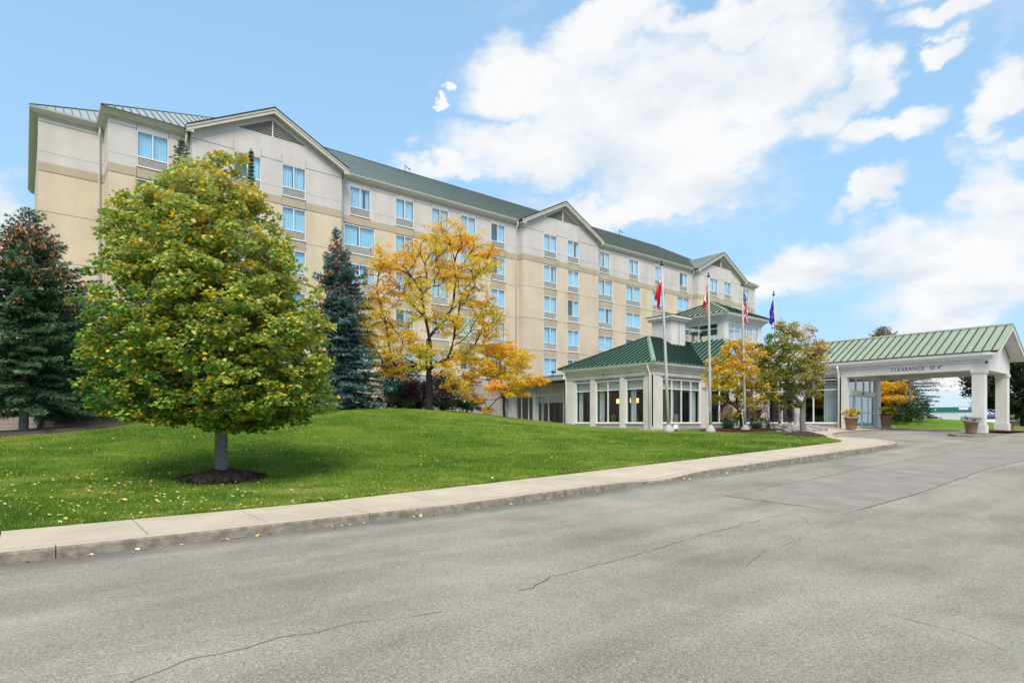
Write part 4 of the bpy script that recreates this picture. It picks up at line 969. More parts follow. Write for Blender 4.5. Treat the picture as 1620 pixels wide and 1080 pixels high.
# sliding doors
Df = fy(YD + .04)
def doors():
    a, b = XC + .285, XC2 - .605; z0 = 1.30; zh = 3.32; w = MB(); t = .09
    w.box((a, 0, zh + .02), (b, .16, zh + .32), 'pvc_white', Df); w.box((a, 0, z0), (a + t, .12, zh), 'pvc_white', Df); w.box((b - t, 0, z0), (b, .12, zh), 'pvc_white', Df)
    w.build('door_header', can)
    n = 4; wd = (b - a - 2 * t) / n
    for i in range(n):
        p = a + t + i * wd; q = p + wd; d = .02 if i in (1, 2) else .08; m_ = MB(); s = .075
        for A, B in (((p, d, z0), (p + s, d + .05, zh)), ((q - s, d, z0), (q, d + .05, zh)), ((p + s, d, zh - s), (q - s, d + .05, zh)), ((p + s, d, z0), (q - s, d + .05, z0 + .14)), ((p + s, d, 2.22), (q - s, d + .05, 2.30))): m_.box(A, B, 'pvc_white', Df)
        dr = m_.build('sliding_door', can); g = MB(); g.poly([Df(p + s, d + .025, z0 + .14), Df(q - s, d + .025, z0 + .14), Df(q - s, d + .025, zh - s), Df(p + s, d + .025, zh - s)], 'glass_door'); g.build('glass', dr)
        c = MB(); curtain_mesh(c, p + .1, q - .1, .5, z0, 2.4, Df, 'drape', .04, .25); c.build('curtain', dr)
    tw = MB(); ks = [a, a + (b - a) * .28, a + (b - a) * .56, a + (b - a) * .80, b]
    for u in ks: tw.box((u - .03, 0, zh + .32), (u + .03, .1, 4.36), 'pvc_white', Df)
    o = tw.build('transom_window', can); g = MB(); g.poly([Df(a, .05, zh + .32), Df(b, .05, zh + .32), Df(b, .05, 4.36), Df(a, .05, 4.36)], 'glass_door'); g.build('glass', o)
    s = MB(); s.box(((a + b) / 2 - .15, -.06, zh + .12), ((a + b) / 2 + .15, -.001, zh + .2), 'black_metal', Df); s.build('door_sensor', can)
doors()
def text_obj(name, body, size, matn, loc, rot, parent, ext=.008, spacing=1.):
    cu = bpy.data.curves.new(name, 'FONT'); cu.body = body; cu.size = size; cu.extrude = ext; cu.space_character = spacing; cu.resolution_u = 3
    tmp = bpy.data.objects.new('tmp', cu); COL.objects.link(tmp); dg = bpy.context.evaluated_depsgraph_get()
    me = bpy.data.meshes.new_from_object(tmp.evaluated_get(dg)); bpy.data.objects.remove(tmp); bpy.data.curves.remove(cu)
    me.materials.clear(); me.materials.append(M[matn]); me.name = name
    o = add_mesh(name, me, parent); o.location = loc; o.rotation_euler = rot; return o
# read from -x: text runs towards -y
tx = text_obj('lettering', 'CLEARANCE', .275, 'text_slate', (XC - .022, 13.17, 4.58), (R(90), 0, R(-90)), can, .006, 1.13)
ty = text_obj('lettering', '10\' 4"', .265, 'text_slate', (XC - .022, 11.27, 4.585), (R(90), 0, R(-90)), can, .006, 1.0)
unshift(can)
# ------------------------------------------------------------------ vegetation
def leaves(cent, rad, n, size, droop=.3, aspect=.75, tint=None, tj=.12, flat=.5, fold=.25, seed=0):
    """n leaves round each cluster centre. cent (k,3), rad (k,3), tint (k,). Each leaf: two quads folded along the midrib"""
    r = np.random.default_rng(seed); k = len(cent); N = k * n
    c = np.repeat(cent, n, 0); ra = np.repeat(rad, n, 0)
    d = r.normal(0, 1, (N, 3)); d /= np.linalg.norm(d, axis=1)[:, None]; d *= (r.random(N) ** .45)[:, None]
    p = c + d * ra
    yaw = r.uniform(0, 2 * np.pi, N); out = np.stack([np.cos(yaw), np.sin(yaw), -droop + r.normal(0, .35, N)], -1); out /= np.linalg.norm(out, axis=1)[:, None]
    up = np.stack([r.normal(0, flat, N), r.normal(0, flat, N), np.ones(N)], -1)
    side = np.cross(out, up); side /= np.linalg.norm(side, axis=1)[:, None]; nr = np.cross(side, out)
    s = size * r.uniform(.65, 1.25, N)
    S = (s * aspect / 2)[:, None] * side; O = s[:, None] * out; Nn = (s * fold / 2)[:, None] * nr
    v = np.stack([p, p + .35 * O + S + Nn, p + .78 * O + .62 * S + Nn * .5, p + O, p + .78 * O - .62 * S + Nn * .5, p + .35 * O - S + Nn], 1)
    V = v.reshape(-1, 3); b = np.arange(N)[:, None] * 6
    F = np.concatenate([b + np.array([0, 1, 2, 3]), b + np.array([0, 3, 4, 5])], 1).reshape(-1, 4)
    tt = np.repeat(tint if tint is not None else np.full(k, .5), n) + r.normal(0, tj, N)
    return V, F, np.clip(tt, 0, 1)
def fronds(cent, rad, n, L, w, droop=.5, tint=None, tj=.12, seed=0):
    """narrow strips for feathery foliage"""
    r = np.random.default_rng(seed); k = len(cent); N = k * n; c = np.repeat(cent, n, 0); ra = np.repeat(rad, n, 0)
    d = r.normal(0, 1, (N, 3)); d /= np.linalg.norm(d, axis=1)[:, None]; d *= (r.random(N) ** .4)[:, None]; p = c + d * ra
    yaw = r.uniform(0, 2 * np.pi, N); out = np.stack([np.cos(yaw), np.sin(yaw), -droop + r.normal(0, .4, N)], -1); out /= np.linalg.norm(out, axis=1)[:, None]
    side = np.cross(out, r.normal(0, 1, (N, 3))); side /= np.linalg.norm(side, axis=1)[:, None]
    l = (L * r.uniform(.6, 1.3, N))[:, None]; s = (w * r.uniform(.7, 1.3, N) / 2)[:, None]
    v = np.stack([p, p + .5 * l * out + s * side, p + l * out - np.array((0, 0, .15)) * l, p + .5 * l * out - s * side], 1).reshape(-1, 3)
    F = np.arange(4 * N).reshape(-1, 4); tt = np.repeat(tint if tint is not None else np.full(k, .5), n) + r.normal(0, tj, N)
    return v, F, np.clip(tt, 0, 1)
def foliage(name, parts, matn, parent, stuff=True):
    V = []; F = []; T = []; b = 0
    for v, f, t in parts: V.append(v); F.append(f + b); T.append(t); b += len(v)
    off = np.array(parent.location) if parent else np.zeros(3)
    o = add_mesh(name, np_mesh(name, np.concatenate(V) - off, np.concatenate(F), matn, np.concatenate(T)), parent)
    if stuff: o['kind'] = 'stuff'
    return o
def bend(a, b, r, sag=.0, n=5, j=.06):
    a = np.array(a, float); b = np.array(b, float); L = np.linalg.norm(b - a); P = []
    m = (a + b) / 2 + r.normal(0, j * L, 3) + np.array((0, 0, sag * L))
    for t in np.linspace(0, 1, n): P.append((1 - t) ** 2 * a + 2 * t * (1 - t) * m + t * t * b)
    return P
def localise(mb_, parent):
    off = np.array(parent.location); mb_.v = [tuple(np.subtract(p, off)) for p in mb_.v]
def lobed_tree(name, base, fork_z, lobes, trunk_r, bark, foliage_fn, label, cat, group=None, seed=1, clusters=12, twig=.01, limb_r=.3, stems=1, trunk_pts=None, nl=3, spread=1.15):
    """trunk, limbs to each lobe, twigs to every leaf cluster. lobes: (x,y,z,r)"""
    r = np.random.default_rng(seed); root = empty(name, base); tag(root, label, cat, group)
    base = np.array(base, float); fork = base + np.array((r.normal(0, .03), r.normal(0, .03), fork_z))
    tr = MB(); pts = trunk_pts or [base - np.array((0, 0, .15)), base, base + (fork - base) * .1, base + (fork - base) * .5 + r.normal(0, .015, 3), fork]
    rr = [trunk_r * 1.5, trunk_r * 1.3, trunk_r * 1.05, trunk_r * .95, trunk_r * .85]
    tr.tube(pts, rr[:len(pts)], bark, 12); 
    lb = MB(); cent = []; lob = []
    lobes = [np.array(l, float) for l in lobes]
    N = [fork.copy()]; PA = [-1]; DL = [0.]                      # branch nodes, parents, path length
    def grow(q, seg, wob, up=.6):
        """join point q to the branch system at the cheapest node"""
        A = np.array(N); d = A - q; L = np.linalg.norm(d, axis=1); cost = L + .42 * np.array(DL) + up * np.maximum(0, d[:, 2]) + (L < .1) * 9
        j = int(np.argmin(cost)); L = L[j]; n = max(2, int(L / seg)); a0 = N[j].copy()
        pd = (N[j] - N[PA[j]]) if PA[j] >= 0 else np.array((0, 0, 1.)); pd = pd / (np.linalg.norm(pd) + 1e-6)
        m = a0 + pd * L * .42 + r.normal(0, wob * L, 3); k0 = j
        for t in np.linspace(0, 1, n + 1)[1:]:
            p = (1 - t) ** 2 * a0 + 2 * t * (1 - t) * m + t * t * q + (r.normal(0, .02, 3) if t < 1 else 0)
            N.append(p); PA.append(k0); DL.append(DL[k0] + L / n); k0 = len(N) - 1
        return k0
    for i in sorted(range(len(lobes)), key=lambda i: np.linalg.norm(lobes[i][:3] - fork)): grow(lobes[i][:3], .35, .05)
    tips = []
    for i, l in enumerate(lobes):
        c = l[:3]; R_ = l[3]; nc = max(5, int(clusters * (R_ ** 2) * 2.6))
        for k in range(nc):
            d = r.normal(0, 1, 3); d /= np.linalg.norm(d); d[2] = d[2] * .75 + .1; q = c + d * R_ * spread * (r.random() ** .45)
            cent.append(q); lob.append(i)
            if k % 2 == 0: tips.append(q)
    order = sorted(range(len(tips)), key=lambda i: np.linalg.norm(tips[i] - fork))
    ends = [grow(tips[i], .28, .10, .3) for i in order]
    cnt = np.zeros(len(N)); 
    for e in ends: cnt[e] += 1
    for k in range(len(N) - 1, 0, -1): cnt[PA[k]] += max(cnt[k], .5)
    rt_ = np.maximum(cnt, .6) ** .5; rt_ = twig * .75 + rt_ / rt_[0] * trunk_r * .85 - twig * .2; rt_ = np.maximum(rt_, .0035)
    kids = {}
    for k in range(1, len(N)): kids.setdefault(PA[k], []).append(k)
    stack = [(0, c) for c in kids.get(0, [])]
    while stack:
        p0, c = stack.pop(); pts = [N[p0], N[c]]; rr_ = [min(rt_[p0], rt_[c] * 1.25), rt_[c]]; k = c
        while kids.get(k):
            ks = sorted(kids[k], key=lambda q: -cnt[q])
            for o in ks[1:]: stack.append((k, o))
            k = ks[0]; pts.append(N[k]); rr_.append(rt_[k])
        lb.tube(pts, rr_, bark, 6 if rr_[0] > .02 else 4, False)
    root_c = np.array(cent); lob = np.array(lob)
    localise(tr, root); localise(lb, root)
    t_ = tr.build('trunk', root); lbo = lb.build('branches', root)
    foliage_fn(root, root_c, lob, r); return root

# --- the big linden near the pavement: crown shaped by a measured outline
def outline_tree(name, base, D0, outline, matn, label, cat, ncl, nleaf, size, trunk_r, bark, tintfn, seed, rad=(.26, .26, .16), fork=1.1, droop=.45, depth=1.0, inner=.42, trunk_h=None, yell=0., shell=.55):
    r = np.random.default_rng(seed); root = empty(name, base); tag(root, label, cat); base = np.array(base, float)
    ol = sorted([(EYE + (668 - y) * D0 / 950, (xl - 810) / 950 * D0, (xr - 810) / 950 * D0) for y, xl, xr in outline]); zz = np.array([o[0] for o in ol]); xl = np.array([o[1] for o in ol]); xr = np.array([o[2] for o in ol])
    rgt = np.array((S_, -C_)); fw = np.array((C_, S_)); bR = base[0] * S_ - base[1] * C_; bD = base[0] * C_ + base[1] * S_
    w = np.interp(np.linspace(zz[0], zz[-1], 200), zz, (xr - xl) / 2) ** 2; cdf = np.cumsum(w); cdf /= cdf[-1]; zsamp = np.interp(r.random(ncl), cdf, np.linspace(zz[0], zz[-1], 200))
    c = (np.interp(zsamp, zz, xl) + np.interp(zsamp, zz, xr)) / 2; h = (np.interp(zsamp, zz, xr) - np.interp(zsamp, zz, xl)) / 2
    a = r.uniform(0, 2 * np.pi, ncl); q = r.random(ncl) ** shell; q = q * (1 + .06 * np.sin(a * 5 + zsamp * 3) + .05 * np.sin(a * 9 - zsamp * 5)); hh = np.maximum(h - rad[0] * (.75 + .5 * np.clip((zz[-1] - zsamp) / 2.5, 0, 1)), .08)
    u = c + hh * q * np.cos(a); v = depth * hh * q * np.sin(a) - .05
    axis = np.interp(zsamp, [base[2], zz[-1]], [bR, c[np.argmax(zsamp)]])
    cent = np.stack([rgt[0] * u + fw[0] * (bD + v), rgt[1] * u + fw[1] * (bD + v), zsamp], -1)
    tr = MB(); zt = zz[-1] - .5; P = [base - (0, 0, .2), base, base + (0, 0, .15), base + (0, 0, fork)]
    topc = np.array((rgt[0] * c[np.argmax(zsamp)] + fw[0] * bD, rgt[1] * c[np.argmax(zsamp)] + fw[1] * bD, zt))
    for t in (.35, .7, 1.): P.append((base + (0, 0, fork)) * (1 - t) + topc * t + r.normal(0, .04, 3))
    tr.tube(P, [trunk_r * 1.5, trunk_r * 1.22, trunk_r * 1.05, trunk_r * .95, trunk_r * .6, trunk_r * .3, trunk_r * .08], bark, 14)
    lb = MB(); ax = lambda z: np.array([np.interp(z, [p[2] for p in P[1:]], [p[i] for p in P[1:]]) for i in range(2)] + [z])
    nlimb = 46; lims = []
    for i in range(nlimb):
        z0 = base[2] + fork + (zt - base[2] - fork) * (i / nlimb) ** .85; ang = i * 2.4; z1 = z0 + r.uniform(.3, .9); z1 = min(z1, zz[-1] - .3)
        cc = (np.interp(z1, zz, xl) + np.interp(z1, zz, xr)) / 2; h1 = (np.interp(z1, zz, xr) - np.interp(z1, zz, xl)) / 2 * .78
        uu = cc + h1 * math.cos(ang); vv = depth * h1 * math.sin(ang); e = np.array((rgt[0] * uu + fw[0] * (bD + vv), rgt[1] * uu + fw[1] * (bD + vv), z1))
        B = bend(ax(z0), e, r, .04, 6, .04); lb.tube(B, [trunk_r * .22 * (1 - .85 * t) * (1 - .5 * i / nlimb) + .004 for t in np.linspace(0, 1, 6)], bark, 6); lims += B[1:]
    LP = np.array(lims)
    for q_ in cent[:: max(1, ncl // 900)]:
        j = np.argmin(((LP - q_) ** 2).sum(1) + .3 * np.maximum(0, LP[:, 2] - q_[2]) ** 2); (lb.tube(bend(LP[j], q_, r, .02, 3, .06), [.007, .005, .002], bark, 4, False) if np.linalg.norm(LP[j] - q_) < .8 else None)
    localise(tr, root); localise(lb, root); tr.build('trunk', root); lb.build('branches', root)
    rd = np.tile(np.array(rad), (ncl, 1)) * r.uniform(.7, 1.3, (ncl, 1)); tint = tintfn(cent, u, v, zsamp, h, q, r)
    V, F, T = leaves(cent, rd, nleaf, size, droop, .85, tint, .08, .45, .3, seed)
    if yell: k = r.random(len(T) // 2) < np.repeat(yell, 1); k2 = np.repeat(k, 1); T2 = T.reshape(-1)
    Tf = np.repeat(T, 2)
    if yell:
        yk = r.random(len(T)) < yell; Tf[np.repeat(yk, 2)] = r.uniform(.92, 1., yk.sum()).repeat(2)
    foliage('crown', [(V, F, Tf)], matn, root); return root
lx0, ly0 = 3.64, 15.44
lin_out = [(246, 342, 396), (262, 296, 403), (285, 264, 410), (305, 225, 423), (330, 209, 436), (350, 184, 447), (372, 157, 464), (395, 180, 479), (430, 158, 495), (470, 173, 509), (500, 146, 525), (535, 136, 533), (575, 148, 535), (609, 156, 541), (636, 154, 539), (654, 173, 529), (668, 223, 489), (677, 328, 449)]
def lin_t(cent, u, v, z, h, q, r):
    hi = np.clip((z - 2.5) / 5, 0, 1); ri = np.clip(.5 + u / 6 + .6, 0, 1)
    # sunlight put into the leaf tint: paler towards the top and the right
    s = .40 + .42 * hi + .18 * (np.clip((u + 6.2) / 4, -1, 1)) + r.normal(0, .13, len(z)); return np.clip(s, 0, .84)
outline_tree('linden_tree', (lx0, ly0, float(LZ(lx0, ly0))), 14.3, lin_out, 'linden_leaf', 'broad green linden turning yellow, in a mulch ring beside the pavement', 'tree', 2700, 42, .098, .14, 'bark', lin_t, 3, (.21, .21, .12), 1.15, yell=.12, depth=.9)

def locust_fol(matn, L, w, n, rad, tfn, droop=.5):
    def fn(root, cent, lob, r):
        t = tfn(cent, lob, r); rd = np.tile(np.array(rad), (len(cent), 1)) * r.uniform(.7, 1.3, (len(cent), 1))
        foliage('crown', [fronds(cent, rd, n, L, w, droop, t, .12, int(r.integers(1e6)))], matn, root)
    return fn
def L_(D0, items):
    r = np.random.default_rng(7); out = []
    for px, py, dd, rp in items: x, y, z = at(px, py, D0 + dd); out.append((x, y, z, rp * (D0 + dd) / 950))
    return out
def ground_at(px, D):
    x, y, _ = at(px, 668, D); return (x, y, float(LZ(x, y)))
big = [(708, 372, 0, 26), (740, 385, .8, 24), (690, 392, -.8, 20), (770, 402, .3, 18), (760, 430, -.6, 24), (720, 430, 1., 24), (688, 432, -.3, 22), (650, 400, .6, 20), (622, 412, -.5, 24), (600, 425, .3, 16), (640, 450, 1., 24), (665, 465, -1.2, 22),
       (598, 470, .5, 24), (585, 505, -.6, 26), (612, 520, 1., 24), (640, 545, -1.3, 24), (730, 470, -.6, 22), (758, 480, .9, 22), (775, 500, 0, 18), (700, 510, 1.4, 22), (720, 515, -1.6, 20), (760, 528, .4, 20), (785, 522, -.2, 12),
       (600, 560, -.2, 24), (625, 585, .8, 20), (665, 565, -1.6, 24), (700, 575, -1, 22), (735, 560, .5, 22), (590, 590, .3, 16), (720, 600, -.5, 18), (655, 500, -1.6, 18), (575, 540, .4, 20)]
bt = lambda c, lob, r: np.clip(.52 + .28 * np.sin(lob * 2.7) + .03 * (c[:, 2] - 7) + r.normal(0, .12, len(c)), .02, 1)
gb = ground_at(679, 32)
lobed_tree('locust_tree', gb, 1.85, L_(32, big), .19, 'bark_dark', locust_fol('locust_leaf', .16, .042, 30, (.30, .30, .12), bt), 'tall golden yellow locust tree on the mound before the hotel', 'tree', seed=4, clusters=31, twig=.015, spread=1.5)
sm = [(775, 560, 0, 20), (800, 555, .6, 18), (822, 570, -.4, 20), (765, 580, -.6, 16), (745, 600, .2, 14), (790, 590, .8, 18), (815, 600, -.5, 16), (840, 603, .2, 13), (858, 602, 0, 8), (735, 622, -.3, 12), (755, 632, .4, 10), (770, 648, 0, 5), (825, 622, .5, 9), (805, 620, -.6, 10), (785, 612, -1, 14), (745, 570, .3, 10)]
gs = ground_at(798, 33.5)
lobed_tree('locust_tree', gs, .95, L_(33.5, sm), .075, 'bark_dark', locust_fol('locust_leaf', .15, .045, 44, (.26, .26, .10), lambda c, lob, r: np.clip(.60 + .2 * np.sin(lob * 1.9) + r.normal(0, .1, len(c)), 0, 1)), 'small amber locust tree on the mound slope beside the glazed link', 'tree', seed=9, clusters=40, twig=.008, spread=1.3)

def leaf_fol(matn, size, n, rad, tfn, droop=.35):
    def fn(root, cent, lob, r):
        t = tfn(cent, lob, r); rd = np.tile(np.array(rad), (len(cent), 1)) * r.uniform(.7, 1.3, (len(cent), 1)); V, F, T = leaves(cent, rd, n, size, droop, .8, t, .12, .6, .3, int(r.integers(1e6)))
        foliage('crown', [(V, F, np.repeat(T, 2))], matn, root)
    return fn
ym = [(1180, 545, .3, 14), (1150, 552, -.3, 12), (1205, 560, .6, 16), (1165, 570, 0, 22), (1135, 580, .4, 18), (1190, 590, -.5, 22), (1150, 600, -.6, 22), (1125, 610, .2, 14), (1175, 615, .5, 20), (1205, 612, .2, 18), (1135, 630, -.3, 12), (1165, 635, .5, 12), (1195, 635, -.4, 14), (1215, 630, 0, 12), (1222, 590, .8, 14), (1170, 655, .1, 8), (1118, 600, .5, 8)]
gy = ground_at(1173, 34.5)
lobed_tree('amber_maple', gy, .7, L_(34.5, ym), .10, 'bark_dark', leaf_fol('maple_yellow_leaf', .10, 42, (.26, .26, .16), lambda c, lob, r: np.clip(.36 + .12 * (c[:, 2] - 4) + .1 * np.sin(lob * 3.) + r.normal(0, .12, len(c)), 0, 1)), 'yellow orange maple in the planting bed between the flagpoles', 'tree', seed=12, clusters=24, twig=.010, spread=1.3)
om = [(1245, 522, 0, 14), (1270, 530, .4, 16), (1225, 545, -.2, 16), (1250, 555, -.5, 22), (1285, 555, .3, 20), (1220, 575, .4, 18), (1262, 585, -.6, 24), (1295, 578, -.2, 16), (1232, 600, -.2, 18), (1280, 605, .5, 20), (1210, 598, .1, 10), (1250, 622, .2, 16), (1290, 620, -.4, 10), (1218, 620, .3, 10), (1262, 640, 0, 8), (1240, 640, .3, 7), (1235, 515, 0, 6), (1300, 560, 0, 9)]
go = ground_at(1271, 28.8)
lobed_tree('olive_maple', go, 1.45, L_(28.8, om), .13, 'bark_grey', leaf_fol('maple_olive_leaf', .095, 44, (.24, .24, .16), lambda c, lob, r: np.clip(.46 + .13 * (c[:, 0] - go[0]) * .9 + .06 * (c[:, 2] - 4) + .1 * np.sin(lob * 2.1) + r.normal(0, .16, len(c)), 0, 1)), 'olive and bronze maple in a mulch ring beside the entrance path', 'tree', seed=21, clusters=31, twig=.010, spread=1.3)

def spruce(name, base, top, Rb, matn, label, group=None, seed=1, cones=0., z0f=.06, needles=1., lean=(0, 0), tw=.16, bare=0.):
    r = np.random.default_rng(seed); root = empty(name, base); tag(root, label, 'spruce tree', group); base = np.array(base, float); H = top - base[2]
    tr = MB(); tp = base + np.array((lean[0], lean[1], H)); tr.tube([base - (0, 0, .2), base, base * .5 + tp * .5, tp], [H * .024, H * .019, H * .011, .01], 'bark', 9)
    br = MB(); C = []; Dr = []; Ln = []; Ti = []; cz = []; z = max(z0f * H, bare)
    while z < H - .12:
        f = z / H; R_ = Rb * np.interp(1 - f, [0, .04, .13, .24, .38, .48, .7, .9, 1], [0, .10, .25, .46, .74, .82, .92, 1, .9]) * (1.0 if f > .12 else .8 + 1.6 * f) * (1 + .10 * math.sin(z * 2.3 + seed) + .06 * math.sin(z * 5.1)) ; nb = int(5 + 5 * (1 - f)); ph = r.uniform(0, 6.28)
        for b in range(nb):
            a = ph + b * 6.283 / nb + r.normal(0, .2); L = R_ * (r.uniform(.75, 1.3) if r.random() < .6 else r.uniform(.4, .8)) + .05; dz = -.26 * L * (1 - f) + .75 * L * f * f * f; sc = .45 + .55 * min(1, L / 1.1)
            o = base + (tp - base) * f; e = o + np.array((math.cos(a) * L, math.sin(a) * L, dz)); m = (o + e) / 2 + np.array((0, 0, -.07 * L)); n = max(3, int(L / .16)); P = [(1 - t) ** 2 * o + 2 * t * (1 - t) * m + t * t * e for t in np.linspace(0, 1, n + 1)]
            if L > .3: br.tube([P[0], P[n // 2], P[-1]], [.018, .012, .004], 'bark', 4, False)
            for i in range(max(1, int(n * .2)), n + 1):
                p = P[i]; d = P[i] - P[i - 1]; d /= np.linalg.norm(d); s = np.cross(d, (0, 0, 1)); s /= np.linalg.norm(s); sl = sc * min(.55, (.12 + .46 * (n + 1 - i) / n * min(1, L)))
                C.append(p); Dr.append(d); Ln.append(tw * 1.2 * sc); Ti.append(.75 if i == n else .5)
                for sg in (-1, 1):
                    dd = d * .6 + s * sg + np.array((0, 0, r.normal(-.15, .15))); dd /= np.linalg.norm(dd); mm = max(1, int(sl / .10))
                    for j in range(mm): C.append(p + dd * sl * (j + .4) / mm + r.normal(0, .02, 3)); Dr.append(dd + r.normal(0, .25, 3)); Ln.append(tw * sc); Ti.append(.38 + .35 * (j + 1) / mm * (i / n))
            if cones and r.random() < cones * np.interp(f, [.5, .62, .8, .9, .95], [0, .35, 1, .7, 0]) * .75:
                for _ in range(4): cz.append(e * .75 + o * .25 + r.normal(0, .1, 3) - (0, 0, .08))
        z += .17 + .13 * (1 - f)
    for q in np.linspace(H - .5, H + .05, 9): C.append(base + (tp - base) * q / H); Dr.append(np.array((0, 0, 1.)) + r.normal(0, .15, 3)); Ln.append(.10); Ti.append(.6)
    C = np.array(C); Dr = np.array(Dr); Dr /= np.linalg.norm(Dr, axis=1)[:, None]; Ln = np.array(Ln); Ti = np.array(Ti); k = 8; N = len(C) * k
    c = np.repeat(C, k, 0); d = np.repeat(Dr, k, 0); ax = r.normal(0, 1, (N, 3)); sd = np.cross(d, ax); sd /= np.linalg.norm(sd, axis=1)[:, None]
    dd = d + sd * .75; dd /= np.linalg.norm(dd, axis=1)[:, None]; l = np.repeat(Ln, k) * r.uniform(.5, 1.1, N); w2 = np.cross(dd, r.normal(0, 1, (N, 3))); w2 /= np.linalg.norm(w2, axis=1)[:, None]; w2 *= (l * .16)[:, None]
    p0 = c + r.normal(0, .02, (N, 3)); V = np.stack([p0 - w2, p0 + w2, p0 + dd * l[:, None]], 1).reshape(-1, 3); F = np.arange(3 * N).reshape(-1, 3)
    T = np.clip(np.repeat(Ti, k) + r.normal(0, .16, N), 0, 1)
    off = np.array(root.location); o_ = add_mesh('needles', np_mesh('needles', V - off, F, matn, T), root); o_['kind'] = 'stuff'
    if cz:
        cz = np.array(cz); v, f_, t = fronds(cz, np.full((len(cz), 3), .09), 9, .15, .055, 1.4, np.full(len(cz), .5), .3, seed); co = foliage('cones', [(v, f_, t)], 'cone_brown', root)
    localise(tr, root); localise(br, root); tr.build('trunk', root); br.build('branches', root); return root
def spr(px, D, topy, Rb, *a, topx=None, **k):
    b = ground_at(px, D); t = at(topx or px, topy, D); return spruce('spruce_tree', b, t[2], Rb, *a, lean=(t[0] - b[0], t[1] - b[1]), **k)
spr(37, 25, 332, 3.1, 'spruce_needle', 'dark spruce with rust brown cones at its top, at the left edge', seed=31, cones=2.2, topx=47, bare=1.5)
spr(62, 29, 470, 3.0, 'spruce_needle', 'short dark spruce close behind the spruce full of brown cones', seed=32, cones=.15, topx=100, bare=1.2)
spr(120, 33, 455, 2.2, 'spruce_blue', 'bluish spruce by the block wall, left of the linden crown', seed=37, topx=128, bare=.8)
spr(287, 29, 222, 2.0, 'spruce_needle', 'spruce whose tip shows over the top left of the linden', seed=33, cones=.1)
spr(397, 29, 238, .5, 'spruce_needle', 'spruce whose thin tip shows before a top window over the linden', seed=34)
spr(552, 31, 362, 1.75, 'spruce_blue', 'blue spruce with a cone-laden tip between the linden and the golden locust', seed=35, cones=.9, topx=531, z0f=.01)
# --- shrubs
def shrub(name, px, D, w, h, matn, label, cat='shrub', n=70, leaf=.06, seed=1, flat=.7, group=None, stems=True, droop=.1, dpt=None, tint=(.3, .9), base=None, nl=30):
    r = np.random.default_rng(seed); b = base or ground_at(px, D); root = empty(name, b); tag(root, label, cat, group); b = np.array(b)
    dpt = dpt or w; a = r.uniform(0, 6.28, n); q = r.random(n) ** .5; z = r.random(n) ** .8
    u = q * np.cos(a) * w / 2 * np.sqrt(1 - (z * .8) ** 2); v = q * np.sin(a) * dpt / 2 * np.sqrt(1 - (z * .8) ** 2)
    c = np.stack([b[0] + S_ * u + C_ * v, b[1] - C_ * u + S_ * v, b[2] + .08 + z * h], -1)
    V, F, T = leaves(c, np.full((n, 3), min(w, h) * .13 + .05), nl, leaf, droop, .6, np.clip(tint[0] + (tint[1] - tint[0]) * r.random(n), 0, 1), .12, .9, .3, seed)
    foliage('leaves', [(V, F, np.repeat(T, 2))], matn, root)
    if stems:
        m_ = MB()
        for i in range(0, n, 3): m_.tube(bend(b + r.normal(0, .05, 3) * (1, 1, 0), c[i], r, .0, 4, .08), [.014, .011, .008, .003], 'bark_dark', 4, False)
        localise(m_, root); m_.build('stems', root)
    return root
shrub('plum_shrub', 632, 35.5, 2.8, 2.7, 'purple_leaf', 'dark purple leaved shrub left of the golden locust trunk', n=330, seed=1, leaf=.085)
shrub('plum_shrub', 700, 35.2, 2.4, 1.9, 'purple_leaf', 'wine red shrub right of the golden locust trunk', n=270, seed=2, tint=(.4, 1), leaf=.085)
shrub('plum_shrub', 662, 34.6, 2.0, 1.5, 'purple_leaf', 'low purple shrub directly behind the golden locust trunk', n=210, seed=3, leaf=.085)
for i, (px, w) in enumerate(((588, 1.6), (622, 1.8), (652, 1.5), (692, 1.7), (722, 1.8), (745, 1.2))):
    shrub('juniper_shrub', px, 34 - i * .1, w, .5, 'juniper_leaf', ['low green juniper right beside the blue spruce foot', 'low juniper under the dark purple shrub', 'low juniper touching the left side of the golden locust trunk', 'low juniper touching the right side of the golden locust trunk', 'low juniper beneath the wine red shrub', 'rightmost low juniper before the block wall window'][i], seed=40 + i, n=34, leaf=.10, stems=False)
shrub('barberry_shrub', 236, 38, 2.2, .9, 'purple_leaf', 'low red brown shrub by the block wall, glimpsed under the linden crown', n=90, seed=81, tint=(.3, .9), leaf=.08)
shrub('evergreen_shrub', 440, 37, 2.6, 1.0, 'juniper_leaf', 'dark evergreen shrub by the block wall, right of the linden trunk', n=90, seed=82, leaf=.1, stems=False)
shrub('evergreen_shrub', 300, 38, 2.2, .8, 'juniper_leaf', 'dark evergreen shrub by the block wall, left of the linden trunk', n=70, seed=83, leaf=.1, stems=False)
ub = ground_at(24, 36); k = MB(); k.box((-.5, -.35, -.1), (.5, .35, .82), 'seam_green'); k.box((-.54, -.39, .82), (.54, .39, .90), 'sign_white'); ubo = k.build('utility_box'); ubo.location = ub; tag(ubo, 'green utility box with a pale lid behind the cone-bearing spruce trunk', 'utility box')
